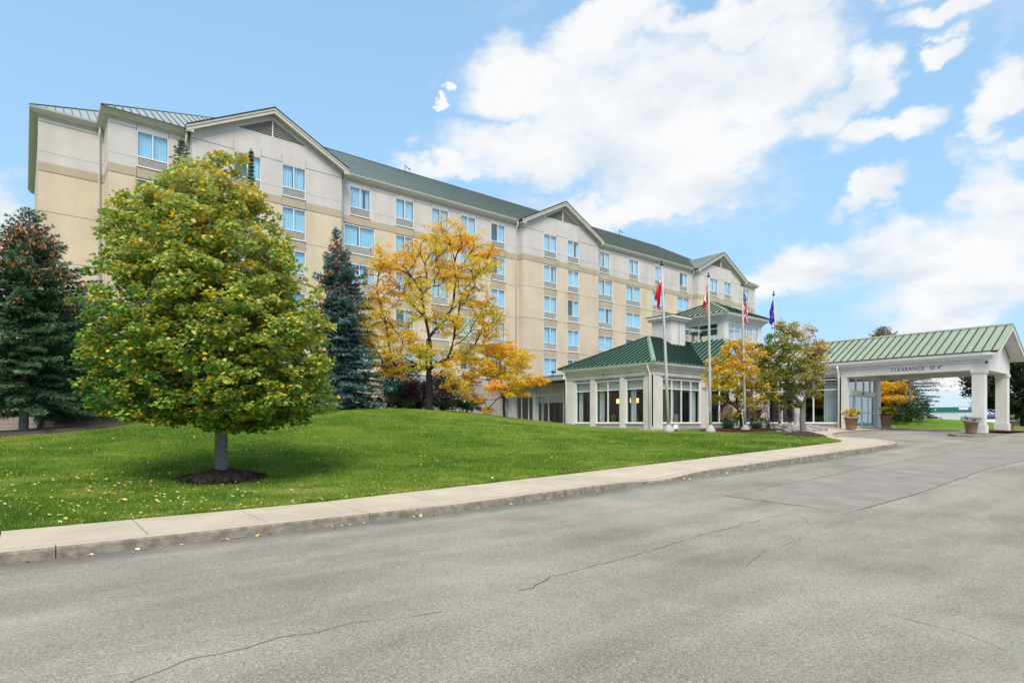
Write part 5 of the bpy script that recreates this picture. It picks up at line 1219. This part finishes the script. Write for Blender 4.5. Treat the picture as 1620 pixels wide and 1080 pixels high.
# bed in front of the lobby
def bed(name, pts, matn, label, h=.08):
    c = np.mean(pts, 0); n = len(pts); m_ = MB(); rings = []
    for f, z in ((1, 0), (.93, h), (.5, h * 1.3)):
        rings.append([(c[0] + (p[0] - c[0]) * f, c[1] + (p[1] - c[1]) * f, float(LZ(*(c + (np.array(p) - c) * f))) + z) for p in pts])
    V = [v for r_ in rings for v in r_] + [(c[0], c[1], float(LZ(*c)) + h * 1.3)]; F = []
    for k in range(2):
        for i in range(n): F.append((k * n + i, k * n + (i + 1) % n, (k + 1) * n + (i + 1) % n, (k + 1) * n + i))
    for i in range(n): F.append((2 * n + i, 2 * n + (i + 1) % n, 3 * n))
    m_.faces(V, F, matn, True); o = m_.build(name); tag(o, label, 'mulch bed'); return o
def ring_pts(c, r0, n=28, jag=.06, seed=0, el=1.):
    r = np.random.default_rng(seed); return [(c[0] + math.cos(6.283 * i / n) * r0 * (1 + r.normal(0, jag)), c[1] + math.sin(6.283 * i / n) * r0 * el * (1 + r.normal(0, jag))) for i in range(n)]
def chips(name, c, r0, label, n=900, matn='mulch', seed=0, h=.16, s=.022, parent=None):
    """mulch ring: a low cone with loose bark chips over it"""
    r = np.random.default_rng(seed); root = empty(name, (c[0], c[1], float(LZ(*c)))); tag(root, label, 'mulch ring')
    m_ = MB(); nn = 30; rings = []
    P = ring_pts(c, r0, nn, .05, seed)
    for f, z in ((1.0, -.02), (.9, h * .25), (.55, h * .7), (.2, h)): rings.append([(c[0] + (p[0] - c[0]) * f, c[1] + (p[1] - c[1]) * f, float(LZ(*c)) * .0 + float(LZ(c[0] + (p[0] - c[0]) * f, c[1] + (p[1] - c[1]) * f)) + z + r.normal(0, .008)) for p in P])
    V = [v for q in rings for v in q]; F = []
    for k in range(3):
        for i in range(nn): F.append((k * nn + i, k * nn + (i + 1) % nn, (k + 1) * nn + (i + 1) % nn, (k + 1) * nn + i))
    F.append(tuple(range(3 * nn, 4 * nn))); m_.faces(V, F, matn, True); localise(m_, root); m_.build('mound', root)
    a = r.uniform(0, 6.28, n); q = np.sqrt(r.random(n)) * r0 * 1.08; x = c[0] + np.cos(a) * q; y = c[1] + np.sin(a) * q; z = LZ(x, y) + h * np.clip(1.02 - q / r0, 0, 1) * 1.02 + .012
    yaw = r.uniform(0, 6.28, n); u = np.stack([np.cos(yaw), np.sin(yaw), r.normal(0, .4, n)], -1) * (s * r.uniform(.6, 2., n))[:, None]; v = np.stack([-np.sin(yaw), np.cos(yaw), r.normal(0, .5, n)], -1) * (s * .45)
    p = np.stack([x, y, z], -1); VV = np.stack([p - u - v, p + u - v, p + u + v, p - u + v], 1).reshape(-1, 3)
    o = add_mesh('bark_chips', np_mesh('bark_chips', VV - np.array(root.location), np.arange(4 * n).reshape(-1, 4), matn, r.random(n)), root); o['kind'] = 'stuff'
chips('mulch_ring', (lx0, ly0), .92, 'dark mulch ring round the trunk of the big linden', 3600, seed=1, h=.22, s=.036)
chips('mulch_ring', (go[0], go[1]), .95, 'dark mulch ring round the olive maple trunk', 800, seed=2, h=.2)
sp0 = ground_at(40, 25)
def soil_bed():
    c = np.array(sp0[:2]) + np.array((.2, .3)); pts = ring_pts(c, 3.4, 26, .06, 5, .8); bed('soil_bed', pts, 'soil', 'bare soil bed under the cone-bearing spruce at the left edge', .12)
soil_bed()
bp = [at(1105, 668, 34.2)[:2], at(1150, 668, 33.2)[:2], at(1200, 668, 33.4)[:2], at(1236, 668, 34.5)[:2], at(1232, 668, 36)[:2], at(1180, 668, 37.)[:2], at(1120, 668, 37.)[:2]]
bed('planting_bed', [tuple(p) for p in bp], 'mulch_red', 'red brown mulch bed before the lobby windows', .10)
def grass_clump(px, D, w, h, label, seed, plume_h=.6):
    r = np.random.default_rng(seed); b = np.array(ground_at(px, D)); root = empty('ornamental_grass', b); tag(root, label, 'ornamental grass')
    n = 260; a = r.uniform(0, 6.28, n); q = r.random(n) * w * .25; x = b[0] + np.cos(a) * q; y = b[1] + np.sin(a) * q; hh = h * r.uniform(.6, 1, n); l = r.uniform(.2, .6, n) * w * .5
    p = np.stack([x, y, np.full(n, b[2])], -1); tip = p + np.stack([np.cos(a) * l, np.sin(a) * l, hh * .6], -1); sd = np.stack([-np.sin(a), np.cos(a), 0 * a], -1) * .012
    V = np.stack([p - sd, p + sd, tip], 1).reshape(-1, 3); o = add_mesh('blades', np_mesh('blades', V - b, np.arange(3 * n).reshape(-1, 3), 'juniper_leaf', r.uniform(.3, 1, n)), root); o['kind'] = 'stuff'
    c = np.stack([b[0] + r.normal(0, w * .16, 46), b[1] + r.normal(0, w * .16, 46), b[2] + h * r.uniform(.55, 1, 46)], -1)
    foliage('plumes', [fronds(c, np.tile((.03, .03, .22), (46, 1)), 46, .13, .03, -1.2, r.uniform(.2, .9, 46), .1, seed)], 'plume', root)
grass_clump(1152, 35, 1.1, 1.25, 'beige plumed ornamental grass left of the flagpole in the bed', 1); grass_clump(1196, 35.2, .9, 1.15, 'beige plumed ornamental grass right of the flagpole in the bed', 2)
shrub('evergreen_shrub', 1158, 34.6, 1.3, .75, 'juniper_leaf', 'round green shrub at the foot of the left plumed grass', n=60, seed=5, stems=False)
shrub('evergreen_shrub', 1200, 34.6, 1.1, .65, 'juniper_leaf', 'round green shrub at the foot of the right plumed grass', n=50, seed=6, stems=False)
shrub('barberry_shrub', 1217, 35, 1.6, 1.7, 'purple_leaf', 'burgundy barberry shrub between the bed and the fourth flagpole', n=70, seed=7, tint=(.2, .7))
shrub('barberry_shrub', 1254, 35.6, 1.3, 1.4, 'purple_leaf', 'sparse burgundy shrub behind the flat rocks', n=32, seed=8, tint=(.3, 1))
def rocks():
    r = np.random.default_rng(3); pos = [(1238, 33.5, .8, .5, .35), (1254, 33.1, 1.0, .6, .42), (1272, 33.4, .7, .5, .38), (1285, 33.6, .6, .5, .34), (1298, 33.9, .55, .4, .24), (1262, 32.7, .6, .4, .2), (1246, 32.8, .5, .4, .2)]
    lab = ['leftmost grey ledge rock by the fourth flagpole', 'largest grey ledge rock, left of the olive maple trunk', 'grey ledge rock directly behind the olive maple trunk', 'grey ledge rock just right of the olive maple trunk', 'rightmost small grey rock by the entrance path', 'low flat rock before the largest ledge rock', 'small flat rock before the leftmost ledge rock']
    for (px, D, w, d, h), lb in zip(pos, lab):
        b = ground_at(px, D); bm = bmesh.new(); bmesh.ops.create_cube(bm, size=1); bmesh.ops.subdivide_edges(bm, edges=bm.edges[:], cuts=4, use_grid_fill=True)
        for v in bm.verts:
            lay = .05 * math.sin(v.co.z * 22); f = 1 + lay - .12 * abs(v.co.z) ; v.co = Vector((v.co.x * w * f, v.co.y * d * f, (v.co.z + .4) * h)) + Vector(r.normal(0, .018, 3))
        me = bpy.data.meshes.new('rock'); bm.to_mesh(me); bm.free(); me.materials.append(M['rock']); o = add_mesh('rock', me); o.location = b; o.rotation_euler = (0, 0, r.uniform(-.9, -.4)); tag(o, lb, 'rock', 'flat rocks beside the entrance path')
rocks()
# --- pots
def pot(x, y, label, fol, fmat, h=.66, r0=.36, seed=1, n=60, sp=.42, fz=.25):
    z = float(G(x, y)) + .12 if y > 14.3 or y < 9.8 else float(G(x, y)); root = empty('flower_pot', (x, y, z)); tag(root, label, 'flower pot', 'terracotta pots at the entrance')
    k = MB(); k.lathe((0, 0, 0), [(r0 * .68, 0), (r0 * .70, .03), (r0 * .93, h - .1), (r0 * 1.0, h - .09), (r0 * 1.0, h), (r0 * .9, h), (r0 * .88, h - .06)], 'terracotta', 22); k.build('pot', root)
    k = MB(); k.lathe((0, 0, 0), [(.05, h - .07), (r0 * .89, h - .07), (r0 * .89, h - .05)], 'soil', 18); k.build('soil', root)
    r = np.random.default_rng(seed); c = np.stack([r.normal(0, sp * .45, n), r.normal(0, sp * .45, n), h + .05 + fz * r.random(n)], -1) + np.array((x, y, z)); hi = (c[:, 2] - z - h) / (fz + .05)
    V, F, T = leaves(c, np.full((n, 3), .09), 26, .055, .0, .8, None, .0, .9, .3, seed); tt = np.repeat(np.where(r.random(n) < .25 + .5 * hi, .75, .25), 26) + r.normal(0, .12, len(V) // 6)
    foliage(fol, [(V, F, np.repeat(np.clip(tt, 0, 1), 2))], fmat, root)
p_ = at(1342, 668, 35.0); pot(p_[0] - .1, p_[1] - .2, 'terracotta pot of yellow chrysanthemums left of the sliding doors', 'flowers', 'mum_yellow', .70, .38, 1, 70, .55, .4)
p_ = at(1402, 668, 37.5); pot(p_[0], p_[1], 'terracotta pot of yellow chrysanthemums right of the sliding doors', 'flowers', 'mum_yellow', .70, .35, 2, 46, .40, .42)
pot(38.55, 9.25, 'terracotta pot of small white flowers by the near canopy column', 'flowers', 'pansy', .62, .33, 3, 40, .42, .15)
pot(44.75, 8.95, 'terracotta pot half hidden behind the far canopy column', 'flowers', 'pansy', .62, .33, 4, 30, .4, .3)
# --- island under the canopy columns
isl = tag(empty('traffic_island'), kind='structure')
def island():
    pts = [(36.5, 8.75), (36.9, 8.25), (47.5, 8.05), (47.9, 8.6), (47.9, 9.5), (47.5, 9.85), (36.9, 9.85), (36.5, 9.4)]
    m_ = MB(); V = [(x, y, float(G(x, y)) - .2) for x, y in pts] + [(x, y, float(G(x, y)) + .115) for x, y in pts]; n = len(pts)
    F = [tuple(range(n, 2 * n))] + [(i, (i + 1) % n, n + (i + 1) % n, n + i) for i in range(n)]; m_.faces(V, F, 'kerb'); m_.build('kerb_stone', isl)
    pts = [(41.4, 8.3), (47.2, 8.25), (47.5, 8.7), (47.5, 9.4), (47.2, 9.65), (41.9, 9.65), (41.2, 9.0)]
    m_ = MB(); V = [(x, y, float(G(x, y)) + .119) for x, y in pts] + [(x * .96 + 44.3 * .04, y * .85 + 9 * .15, float(G(x, y)) + .17) for x, y in pts]; n = len(pts)
    m_.faces(V, [tuple(range(n, 2 * n))] + [(i, (i + 1) % n, n + (i + 1) % n, n + i) for i in range(n)], 'mulch_red'); m_.build('mulch', isl)
island()
# --- grass bank beyond the canopy
def bank():
    xs_ = np.linspace(47.5, 82, 70); ys_ = np.linspace(10.2, 46, 60)
    def z(x, y):
        e = sstep(x, 47.5, 51) * sstep(y, 10.2, 14) * (1 - sstep(x, 70, 82)) * (1 - sstep(y, 38, 46)); return G(x, y) + .13 * sstep(x, 47.5, 47.8) - .05 * (x > 81) + 1.0 * e * np.exp(-((x - 58) / 11) ** 2 - ((y - 21) / 10) ** 2) + .02 * np.sin(x * 1.3 + y)
    tag(grid_mesh('grass_bank', xs_, ys_, z, 'lawn'), kind='structure'); kerb_run([(47.4, 46), (47.4, 20), (47.4, 12), (48.0, 10.4), (50, 10.0), (82, 10.0)], isl, side=1, tops=[float(G(a, b)) + .13 for a, b in [(47.4, 46), (47.4, 20), (47.4, 12), (48.0, 10.4), (50, 10.0), (82, 10.0)]])
    return z
bank_z = bank()
def bz(px, D): x, y, _ = at(px, 668, D); return (x, y, float(bank_z(np.array(x), np.array(y))))
by = [(1405, 612, 0, 14), (1425, 610, .5, 14), (1410, 632, -.3, 12), (1430, 630, .2, 12), (1400, 645, .2, 8), (1420, 650, -.4, 8), (1396, 625, .4, 9)]
lobed_tree('locust_tree', bz(1414, 47), 1.2, L_(47, by), .10, 'bark_dark', locust_fol('locust_leaf', .2, .07, 60, (.35, .35, .16), lambda c, lob, r: np.clip(.6 + r.normal(0, .15, len(c)), 0, 1)), 'yellow locust tree seen under the canopy behind the doors', 'tree', seed=51, clusters=16, twig=.012, limb_r=.4)
def spr2(px, D, topy, Rb, label, seed, matn='spruce_needle', cones=0.):
    b = bz(px, D); spruce('spruce_tree', b, at(px, topy, D)[2], Rb, matn, label, seed=seed, cones=cones, z0f=.01)
spr2(1398, 54, 517, 3.8, 'spruce whose rusty tip pokes above the canopy roof', 52, cones=3.)
spr2(1425, 51, 597, 1.9, 'dark spruce behind the yellow locust under the canopy', 53)
for i, (px, D, w, h) in enumerate(((1410, 45, 2.4, .9), (1432, 44.5, 2.6, 1.1), (1452, 45, 2.0, 1.3))): shrub('juniper_shrub', px, D, w, h, 'juniper_leaf', ['dark juniper beside the right hand flower pot by the doors', 'spreading juniper at the middle of the bed beyond the doors', 'tallest juniper, next to the bare tree beyond the canopy'][i], seed=60 + i, n=70, leaf=.11, stems=False, base=bz(px, D))
def bare_tree():
    b = np.array(bz(1441, 46)); root = empty('bare_tree', b); tag(root, 'nearly leafless tree with arching twigs seen through the canopy', 'tree'); r = np.random.default_rng(8); k = MB(); top = np.array(at(1438, 596, 46)); k.tube([b, b * .5 + top * .5 + r.normal(0, .05, 3), top, np.array(at(1442, 560, 46))], [.11, .09, .06, .02], 'bark', 8)
    localise(k, root); k.build('trunk', root); k = MB(); ends = []
    for i in range(26):
        t = r.uniform(.25, 1.2); s = b + (top - b) * t; e = np.array(at(r.uniform(1405, 1510), r.uniform(575, 640) - 10, 46 + r.uniform(-1.5, 1.5))); P = bend(s, e, r, .12, 6, .05); k.tube(P, [.022, .018, .013, .009, .006, .003], 'bark', 5, False)
        for _ in range(7): q = P[r.integers(2, 6)]; e2 = q + r.normal(0, .35, 3) + (0, 0, .1); k.tube([q, (q + e2) / 2 + r.normal(0, .04, 3), e2], [.009, .006, .003], 'bark', 3, False); ends.append(e2)
    localise(k, root); k.build('branches', root); c = np.array(ends); foliage('leaves', [fronds(c, np.full((len(c), 3), .12), 5, .09, .05, .3, None, .3, 3)], 'bare_leaf', root)
bare_tree()
rt = [(1600, 600, 0, 34), (1570, 590, .8, 26), (1630, 585, .5, 34), (1555, 612, -.5, 20), (1585, 635, .3, 24), (1620, 640, -.6, 28), (1650, 620, .2, 30), (1540, 600, .3, 14), (1560, 640, 0, 16), (1600, 655, .5, 14), (1640, 655, 0, 18), (1610, 572, 0, 20), (1536, 622, .2, 7)]
bx = at(1618, 668, 52); lobed_tree('dark_maple', (bx[0], bx[1], 1.0), 1.0, L_(52, rt), .2, 'bark_dark', leaf_fol('dark_leaf', .17, 40, (.5, .5, .3), lambda c, lob, r: np.clip(.35 + r.normal(0, .2, len(c)), 0, 1)), 'dark green tree at the right edge behind the canopy columns', 'tree', seed=71, clusters=13, twig=.015, limb_r=.35)
# ------------------------------------------------------------------ flagpoles and flags
def flagpole(px, D, topx, topy, label, z=None):
    b = np.array(ground_at(px, D)); t = np.array(at(topx, topy, D)); root = empty('flagpole', b); tag(root, label, 'flagpole', 'flagpoles before the lobby')
    t = t - b; k = MB(); k.tube([(0, 0, .1), t * .35, t * .7, t], [.085, .078, .06, .038], 'pole_metal', 12); k.build('pole', root)
    k = MB(); k.lathe((0, 0, -.05), [(.26, 0), (.27, .12), (.24, .22), (.15, .34), (.11, .42), (.09, .44)], 'trim_grey', 18); k.build('base_collar', root)
    k = MB(); k.lathe((t[0], t[1], t[2]), [(.03, 0), (.1, .02), (.1, .05), (.03, .07), (.03, .16), (.05, .19), (.02, .24)], 'black_metal', 10); k.build('truck', root)
    k = MB(); k.tube([(-.1, -.02, .9), (t[0] * .5 - .09, t[1] * .5 - .02, t[2] * .5), (t[0] - .08, t[1] - .02, t[2] - .05)], .007, 'trim_grey', 3, False); k.build('halyard', root)
    k = MB(); k.box((-.11, -.03, 1.15), (-.07, .03, 1.32), 'pole_metal'); k.build('cleat', root)
    return b + t, b
def flag(top, base, fn, label, drop=2.15, side=-1, seed=0, fl=.5, hoist=1.05, z0=.25):
    """a flag hanging limp: fn(u, v) gives the material; u along the fly, v up the hoist"""
    r = np.random.default_rng(seed); nu, nv = 40, 26; rgt = np.array((S_, -C_, 0)); fw = np.array((C_, S_, 0)); V = []; ax = (top - base) / np.linalg.norm(top - base)
    loc = top - ax * z0
    for i in range(nu + 1):
        u = i / nu
        for j in range(nv + 1):
            v = j / nv; h = (1 - v) * hoist; dropf = u * (drop - hoist * .75) * (1 - .12 * (1 - v))
            p = -ax * (h * (1 - .25 * u) + dropf); spread = side * (.06 + fl * u * (1 - .45 * u) * (.55 + .45 * v) * .9 + .05 * math.sin(v * 9 + u * 4 + seed))
            fold = .09 * math.sin(v * 12 + u * 7 + seed) * min(1, u * 4) + .03 * math.sin(u * 19 + v * 3)
            V.append(p + rgt * spread + fw * fold)
    k = MB(); nv1 = nv + 1
    for i in range(nu):
        for j in range(nv):
            m = fn((i + .5) / nu, (j + .5) / nv); k.faces([V[i * nv1 + j], V[(i + 1) * nv1 + j], V[(i + 1) * nv1 + j + 1], V[i * nv1 + j + 1]], [(0, 1, 2, 3)], m, True)
    o = k.build('flag'); o.location = loc; bm = bmesh.new(); bm.from_mesh(o.data); bmesh.ops.remove_doubles(bm, verts=bm.verts, dist=1e-5); bm.to_mesh(o.data); bm.free(); tag(o, label, 'flag'); return o
def ensign(u, v):
    if u < .45 and v > .5:
        a = u / .45; b = (v - .5) * 2
        if abs(a - .5) < .09 or abs(b - .5) < .13: return 'flag_red'
        if abs(a - .5) < .17 or abs(b - .5) < .24: return 'flag_white'
        if abs(a - b) < .14 or abs(a + b - 1) < .14: return 'flag_white'
        return 'flag_blue'
    if .66 < u < .8 and .3 < v < .62: return 'flag_white' if v > .5 else 'flag_red'
    return 'flag_red'
def leafy(u, v):
    x = (u - .5) / .5; y = v
    d = abs(x) * 2
    if (abs(x) < .02 and .12 < y < .4): return True
    a = math.atan2(y - .5, x * 2); rr = math.hypot(x * 2, (y - .5)); return rr < .30 * (1 + .28 * math.cos(5 * (a - math.pi / 2)))
def canada(u, v):
    if u < .25 or u > .75: return 'flag_red'
    return 'flag_red' if leafy(u, v) else 'flag_white'
def stars(u, v):
    if u < .4 and v > .46:
        a = u / .4 * 9; b = (v - .46) / .54 * 7; return 'flag_white' if (abs(a % 1 - .5) < .22 and abs(b % 1 - .5) < .25) else 'flag_blue'
    return 'flag_red' if int((1 - v) * 13) % 2 == 0 else 'flag_white'
def royal(u, v):
    return 'flag_white' if (.25 < u < .42 and .3 < v < .5 and (u * 40) % 2 < .8) else 'flag_royal'
T1, B1 = flagpole(1058, 30.6, 1046.7, 420, 'leftmost of the four flagpoles, flying a mostly red flag')
T2, B2 = flagpole(1124, 32.0, 1120.7, 438, 'second flagpole from the left, with the red and white flag')
T3, B3 = flagpole(1179, 34.0, 1174, 452, 'third flagpole from the left, with the striped flag')
T4, B4 = flagpole(1234, 35.2, 1224, 467, 'rightmost flagpole with the blue flag, behind the olive maple')
flag(T1, B1, ensign, 'limp red flag with a small blue and white corner, on the left pole', 2.25, -1, 1, .62)
flag(T2, B2, canada, 'limp red and white flag hanging on the second pole', 2.1, -1, 2, .34)
flag(T3, B3, stars, 'limp flag of red and white stripes with a blue corner on the third pole', 2.15, 1, 3, .42)
flag(T4, B4, royal, 'limp blue flag hanging above the olive maple', 2.0, -1, 4, .42)
# floodlights in the grass
def flood(px, D, label, rot=0.):
    b = ground_at(px, D); root = empty('ground_floodlight', b); tag(root, label, 'floodlight'); root.rotation_euler = (0, 0, rot)
    k = MB(); k.tube([(0, 0, 0), (0, 0, .2)], .03, 'black_metal', 6); k.build('stake', root); k = MB(); k.box((-.18, -.1, .14), (.18, .12, .36), 'sign_white'); k.box((-.2, -.13, .12), (.2, -.10, .38), 'trim_grey'); k.build('housing', root)
flood(1070, 31.5, 'white floodlight at the foot of the leftmost flagpole', .5); flood(1250, 34.8, 'white floodlight among the rocks by the fourth flagpole', -.3); flood(1416, 41, 'white floodlight by the junipers right of the doors', .2)
# ------------------------------------------------------------------ far buildings and parked cars
def frame_block(px0, px1, D0, D1, z0, z1, depth):
    a = np.array(at(px0, 668, D0)[:2]); b = np.array(at(px1, 668, D1)[:2]); d = (b - a) / np.linalg.norm(b - a); n = np.array((-d[1], d[0]))
    if n.dot(np.array((C_, S_))) < 0: n = -n
    return a, b, d, n
def warehouse():
    a, b, d, n = frame_block(1436, 1550, 158, 150, .5, 5.5, 30); root = empty('warehouse', (a[0], a[1], .8)); tag(root, 'long pale warehouse with a teal fascia, far behind the canopy', 'building'); W = lambda s, w, z: (*(a + d * s + n * w), z)
    L = np.linalg.norm(b - a); k = MB(); k.faces([W(0, 0, .2), W(L, 0, .2), W(L, 0, 4.5), W(0, 0, 4.5), W(0, 30, .2), W(L, 30, .2), W(L, 30, 4.5), W(0, 30, 4.5)], [(0, 1, 2, 3), (1, 5, 6, 2), (4, 0, 3, 7), (5, 4, 7, 6)], 'pale_wall'); localise(k, root); k.build('wall', root)
    k = MB(); k.faces([W(-.2, -.3, 4.5), W(L + .2, -.3, 4.5), W(L + .2, -.3, 5.55), W(-.2, -.3, 5.55), W(-.2, 30, 4.5), W(L + .2, 30, 4.5), W(L + .2, 30, 5.55), W(-.2, 30, 5.55)], [(0, 1, 2, 3), (1, 5, 6, 2), (4, 0, 3, 7), (3, 2, 6, 7), (0, 4, 5, 1)], 'teal_metal'); localise(k, root); k.build('fascia', root)
    def rect(s0, s1, z0, z1, w, m, nm):
        q = MB(); q.prism([W(s0, w, z0), W(s1, w, z0), W(s1, w, z1), W(s0, w, z1)], (-n[0] * .1, -n[1] * .1, 0), m); localise(q, root); return q.build(nm, root)
    k0 = L * (1518 - 1436) / (1550 - 1436); rect(k0, k0 + 1.9, 4.85, 5.45, -.3, 'sign_white', 'sign_plate'); rect(L * .39, L * .405, 4.75, 5.05, -.3, 'sign_white', 'wall_lamp'); rect(L * .17, L * .26, .4, 3.4, 0, 'trim_grey', 'loading_door')
    p = W(k0 + 2.1, -.42, 4.88); tt = text_obj('lettering', 'williams', .75, 'sign_teal', tuple(np.subtract(p, root.location)), (R(90), 0, math.atan2(d[1], d[0])), root, .02)
warehouse()
def shop():
    a, b, d, n = frame_block(1556, 1612, 96, 90, .5, 4, 12); root = empty('blue_fascia_building', (a[0], a[1], .8)); tag(root, 'low pale building with a blue fascia and brown roof, between the canopy columns', 'building'); L = np.linalg.norm(b - a); W = lambda s, w, z: (*(a + d * s + n * w), z)
    def blk(s0, s1, w0, w1, z0, z1, m, nm):
        k = MB(); k.faces([W(s, w, z) for z in (z0, z1) for s, w in ((s0, w0), (s1, w0), (s1, w1), (s0, w1))], [(0, 1, 5, 4), (1, 2, 6, 5), (2, 3, 7, 6), (3, 0, 4, 7), (4, 5, 6, 7)], m); localise(k, root); return k.build(nm, root)
    blk(0, L, 0, 12, .2, 2.4, 'pale_wall', 'wall'); blk(-.1, L + .1, -.2, 12, 2.4, 2.95, 'blue_fascia', 'fascia')
    k = MB(); k.faces([W(.6, 1, 2.96), W(4.2, 1, 2.96), W(2.2, 5, 4.2), W(.6, 9, 2.96), W(4.2, 9, 2.96)], [(0, 1, 2), (1, 4, 2), (4, 3, 2), (3, 0, 2)], 'brown_roof'); localise(k, root); k.build('roof', root)
    blk(L * .86, L * .99, -1.2, -.3, .2, 2.1, 'tan_wall', 'porch'); blk(L * .68, L * .8, -.5, -.3, 2.1, 2.9, 'sign_white', 'sign_plate')
shop()
def car(px, D, rot, paint, label, zb=None):
    x, y, _ = at(px, 668, D); z = float(G(x, y)) if zb is None else zb; root = empty('parked_car', (x, y, z)); root.rotation_euler = (0, 0, rot); tag(root, label, 'car', 'cars parked beyond the canopy')
    prof = [(-2.2, .35), (-2.25, .75), (-2.1, .95), (-1.35, 1.0), (-.75, 1.42), (.75, 1.46), (1.5, 1.05), (2.15, .98), (2.25, .6), (2.2, .35)]
    k = MB(); n = len(prof); V = []
    for s in (-.85, .85):
        for (u, w) in prof: V.append((u, s * (1 if w < 1.02 else .78), w))
    F = [(i, (i + 1) % n, n + (i + 1) % n, n + i) for i in range(n)] + [tuple(range(n))[::-1], tuple(range(n, 2 * n))]; k.faces(V, F, paint); k.build('body', root)
    for s in (-1, 1): g = MB(); g.poly([(-1.15, s * .835, 1.02), (1.3, s * .835, 1.04), (.7, s * .69, 1.38), (-.7, s * .69, 1.36)], 'car_glass'); g.build('side_window', root)
    g = MB(); g.poly([(-1.36, -.78, 1.02), (-1.36, .78, 1.02), (-.79, .66, 1.41), (-.79, -.66, 1.41)], 'car_glass'); g.build('windscreen', root)
    for s in (-.75, .75): h = MB(); h.box((-2.27, s - .18, .66), (-2.2, s + .18, .8), 'car_glass'); h.build('headlight', root)
    for u in (-1.4, 1.4):
        for s in (-.86, .86): w = MB(); w.tube([(u, s - .1, .33), (u, s + .1, .33)], .33, 'tyre', 14); w.build('wheel', root)
car(1570, 70, R(10), 'car_white', 'white car between the two canopy columns'); car(1611, 56, R(20), 'car_white', 'white car at the right edge behind the far canopy column'); car(1478, 92, R(5), 'car_white', 'white car whose roof shows above the grass bank', 1.15)
print('objects', len(bpy.data.objects))
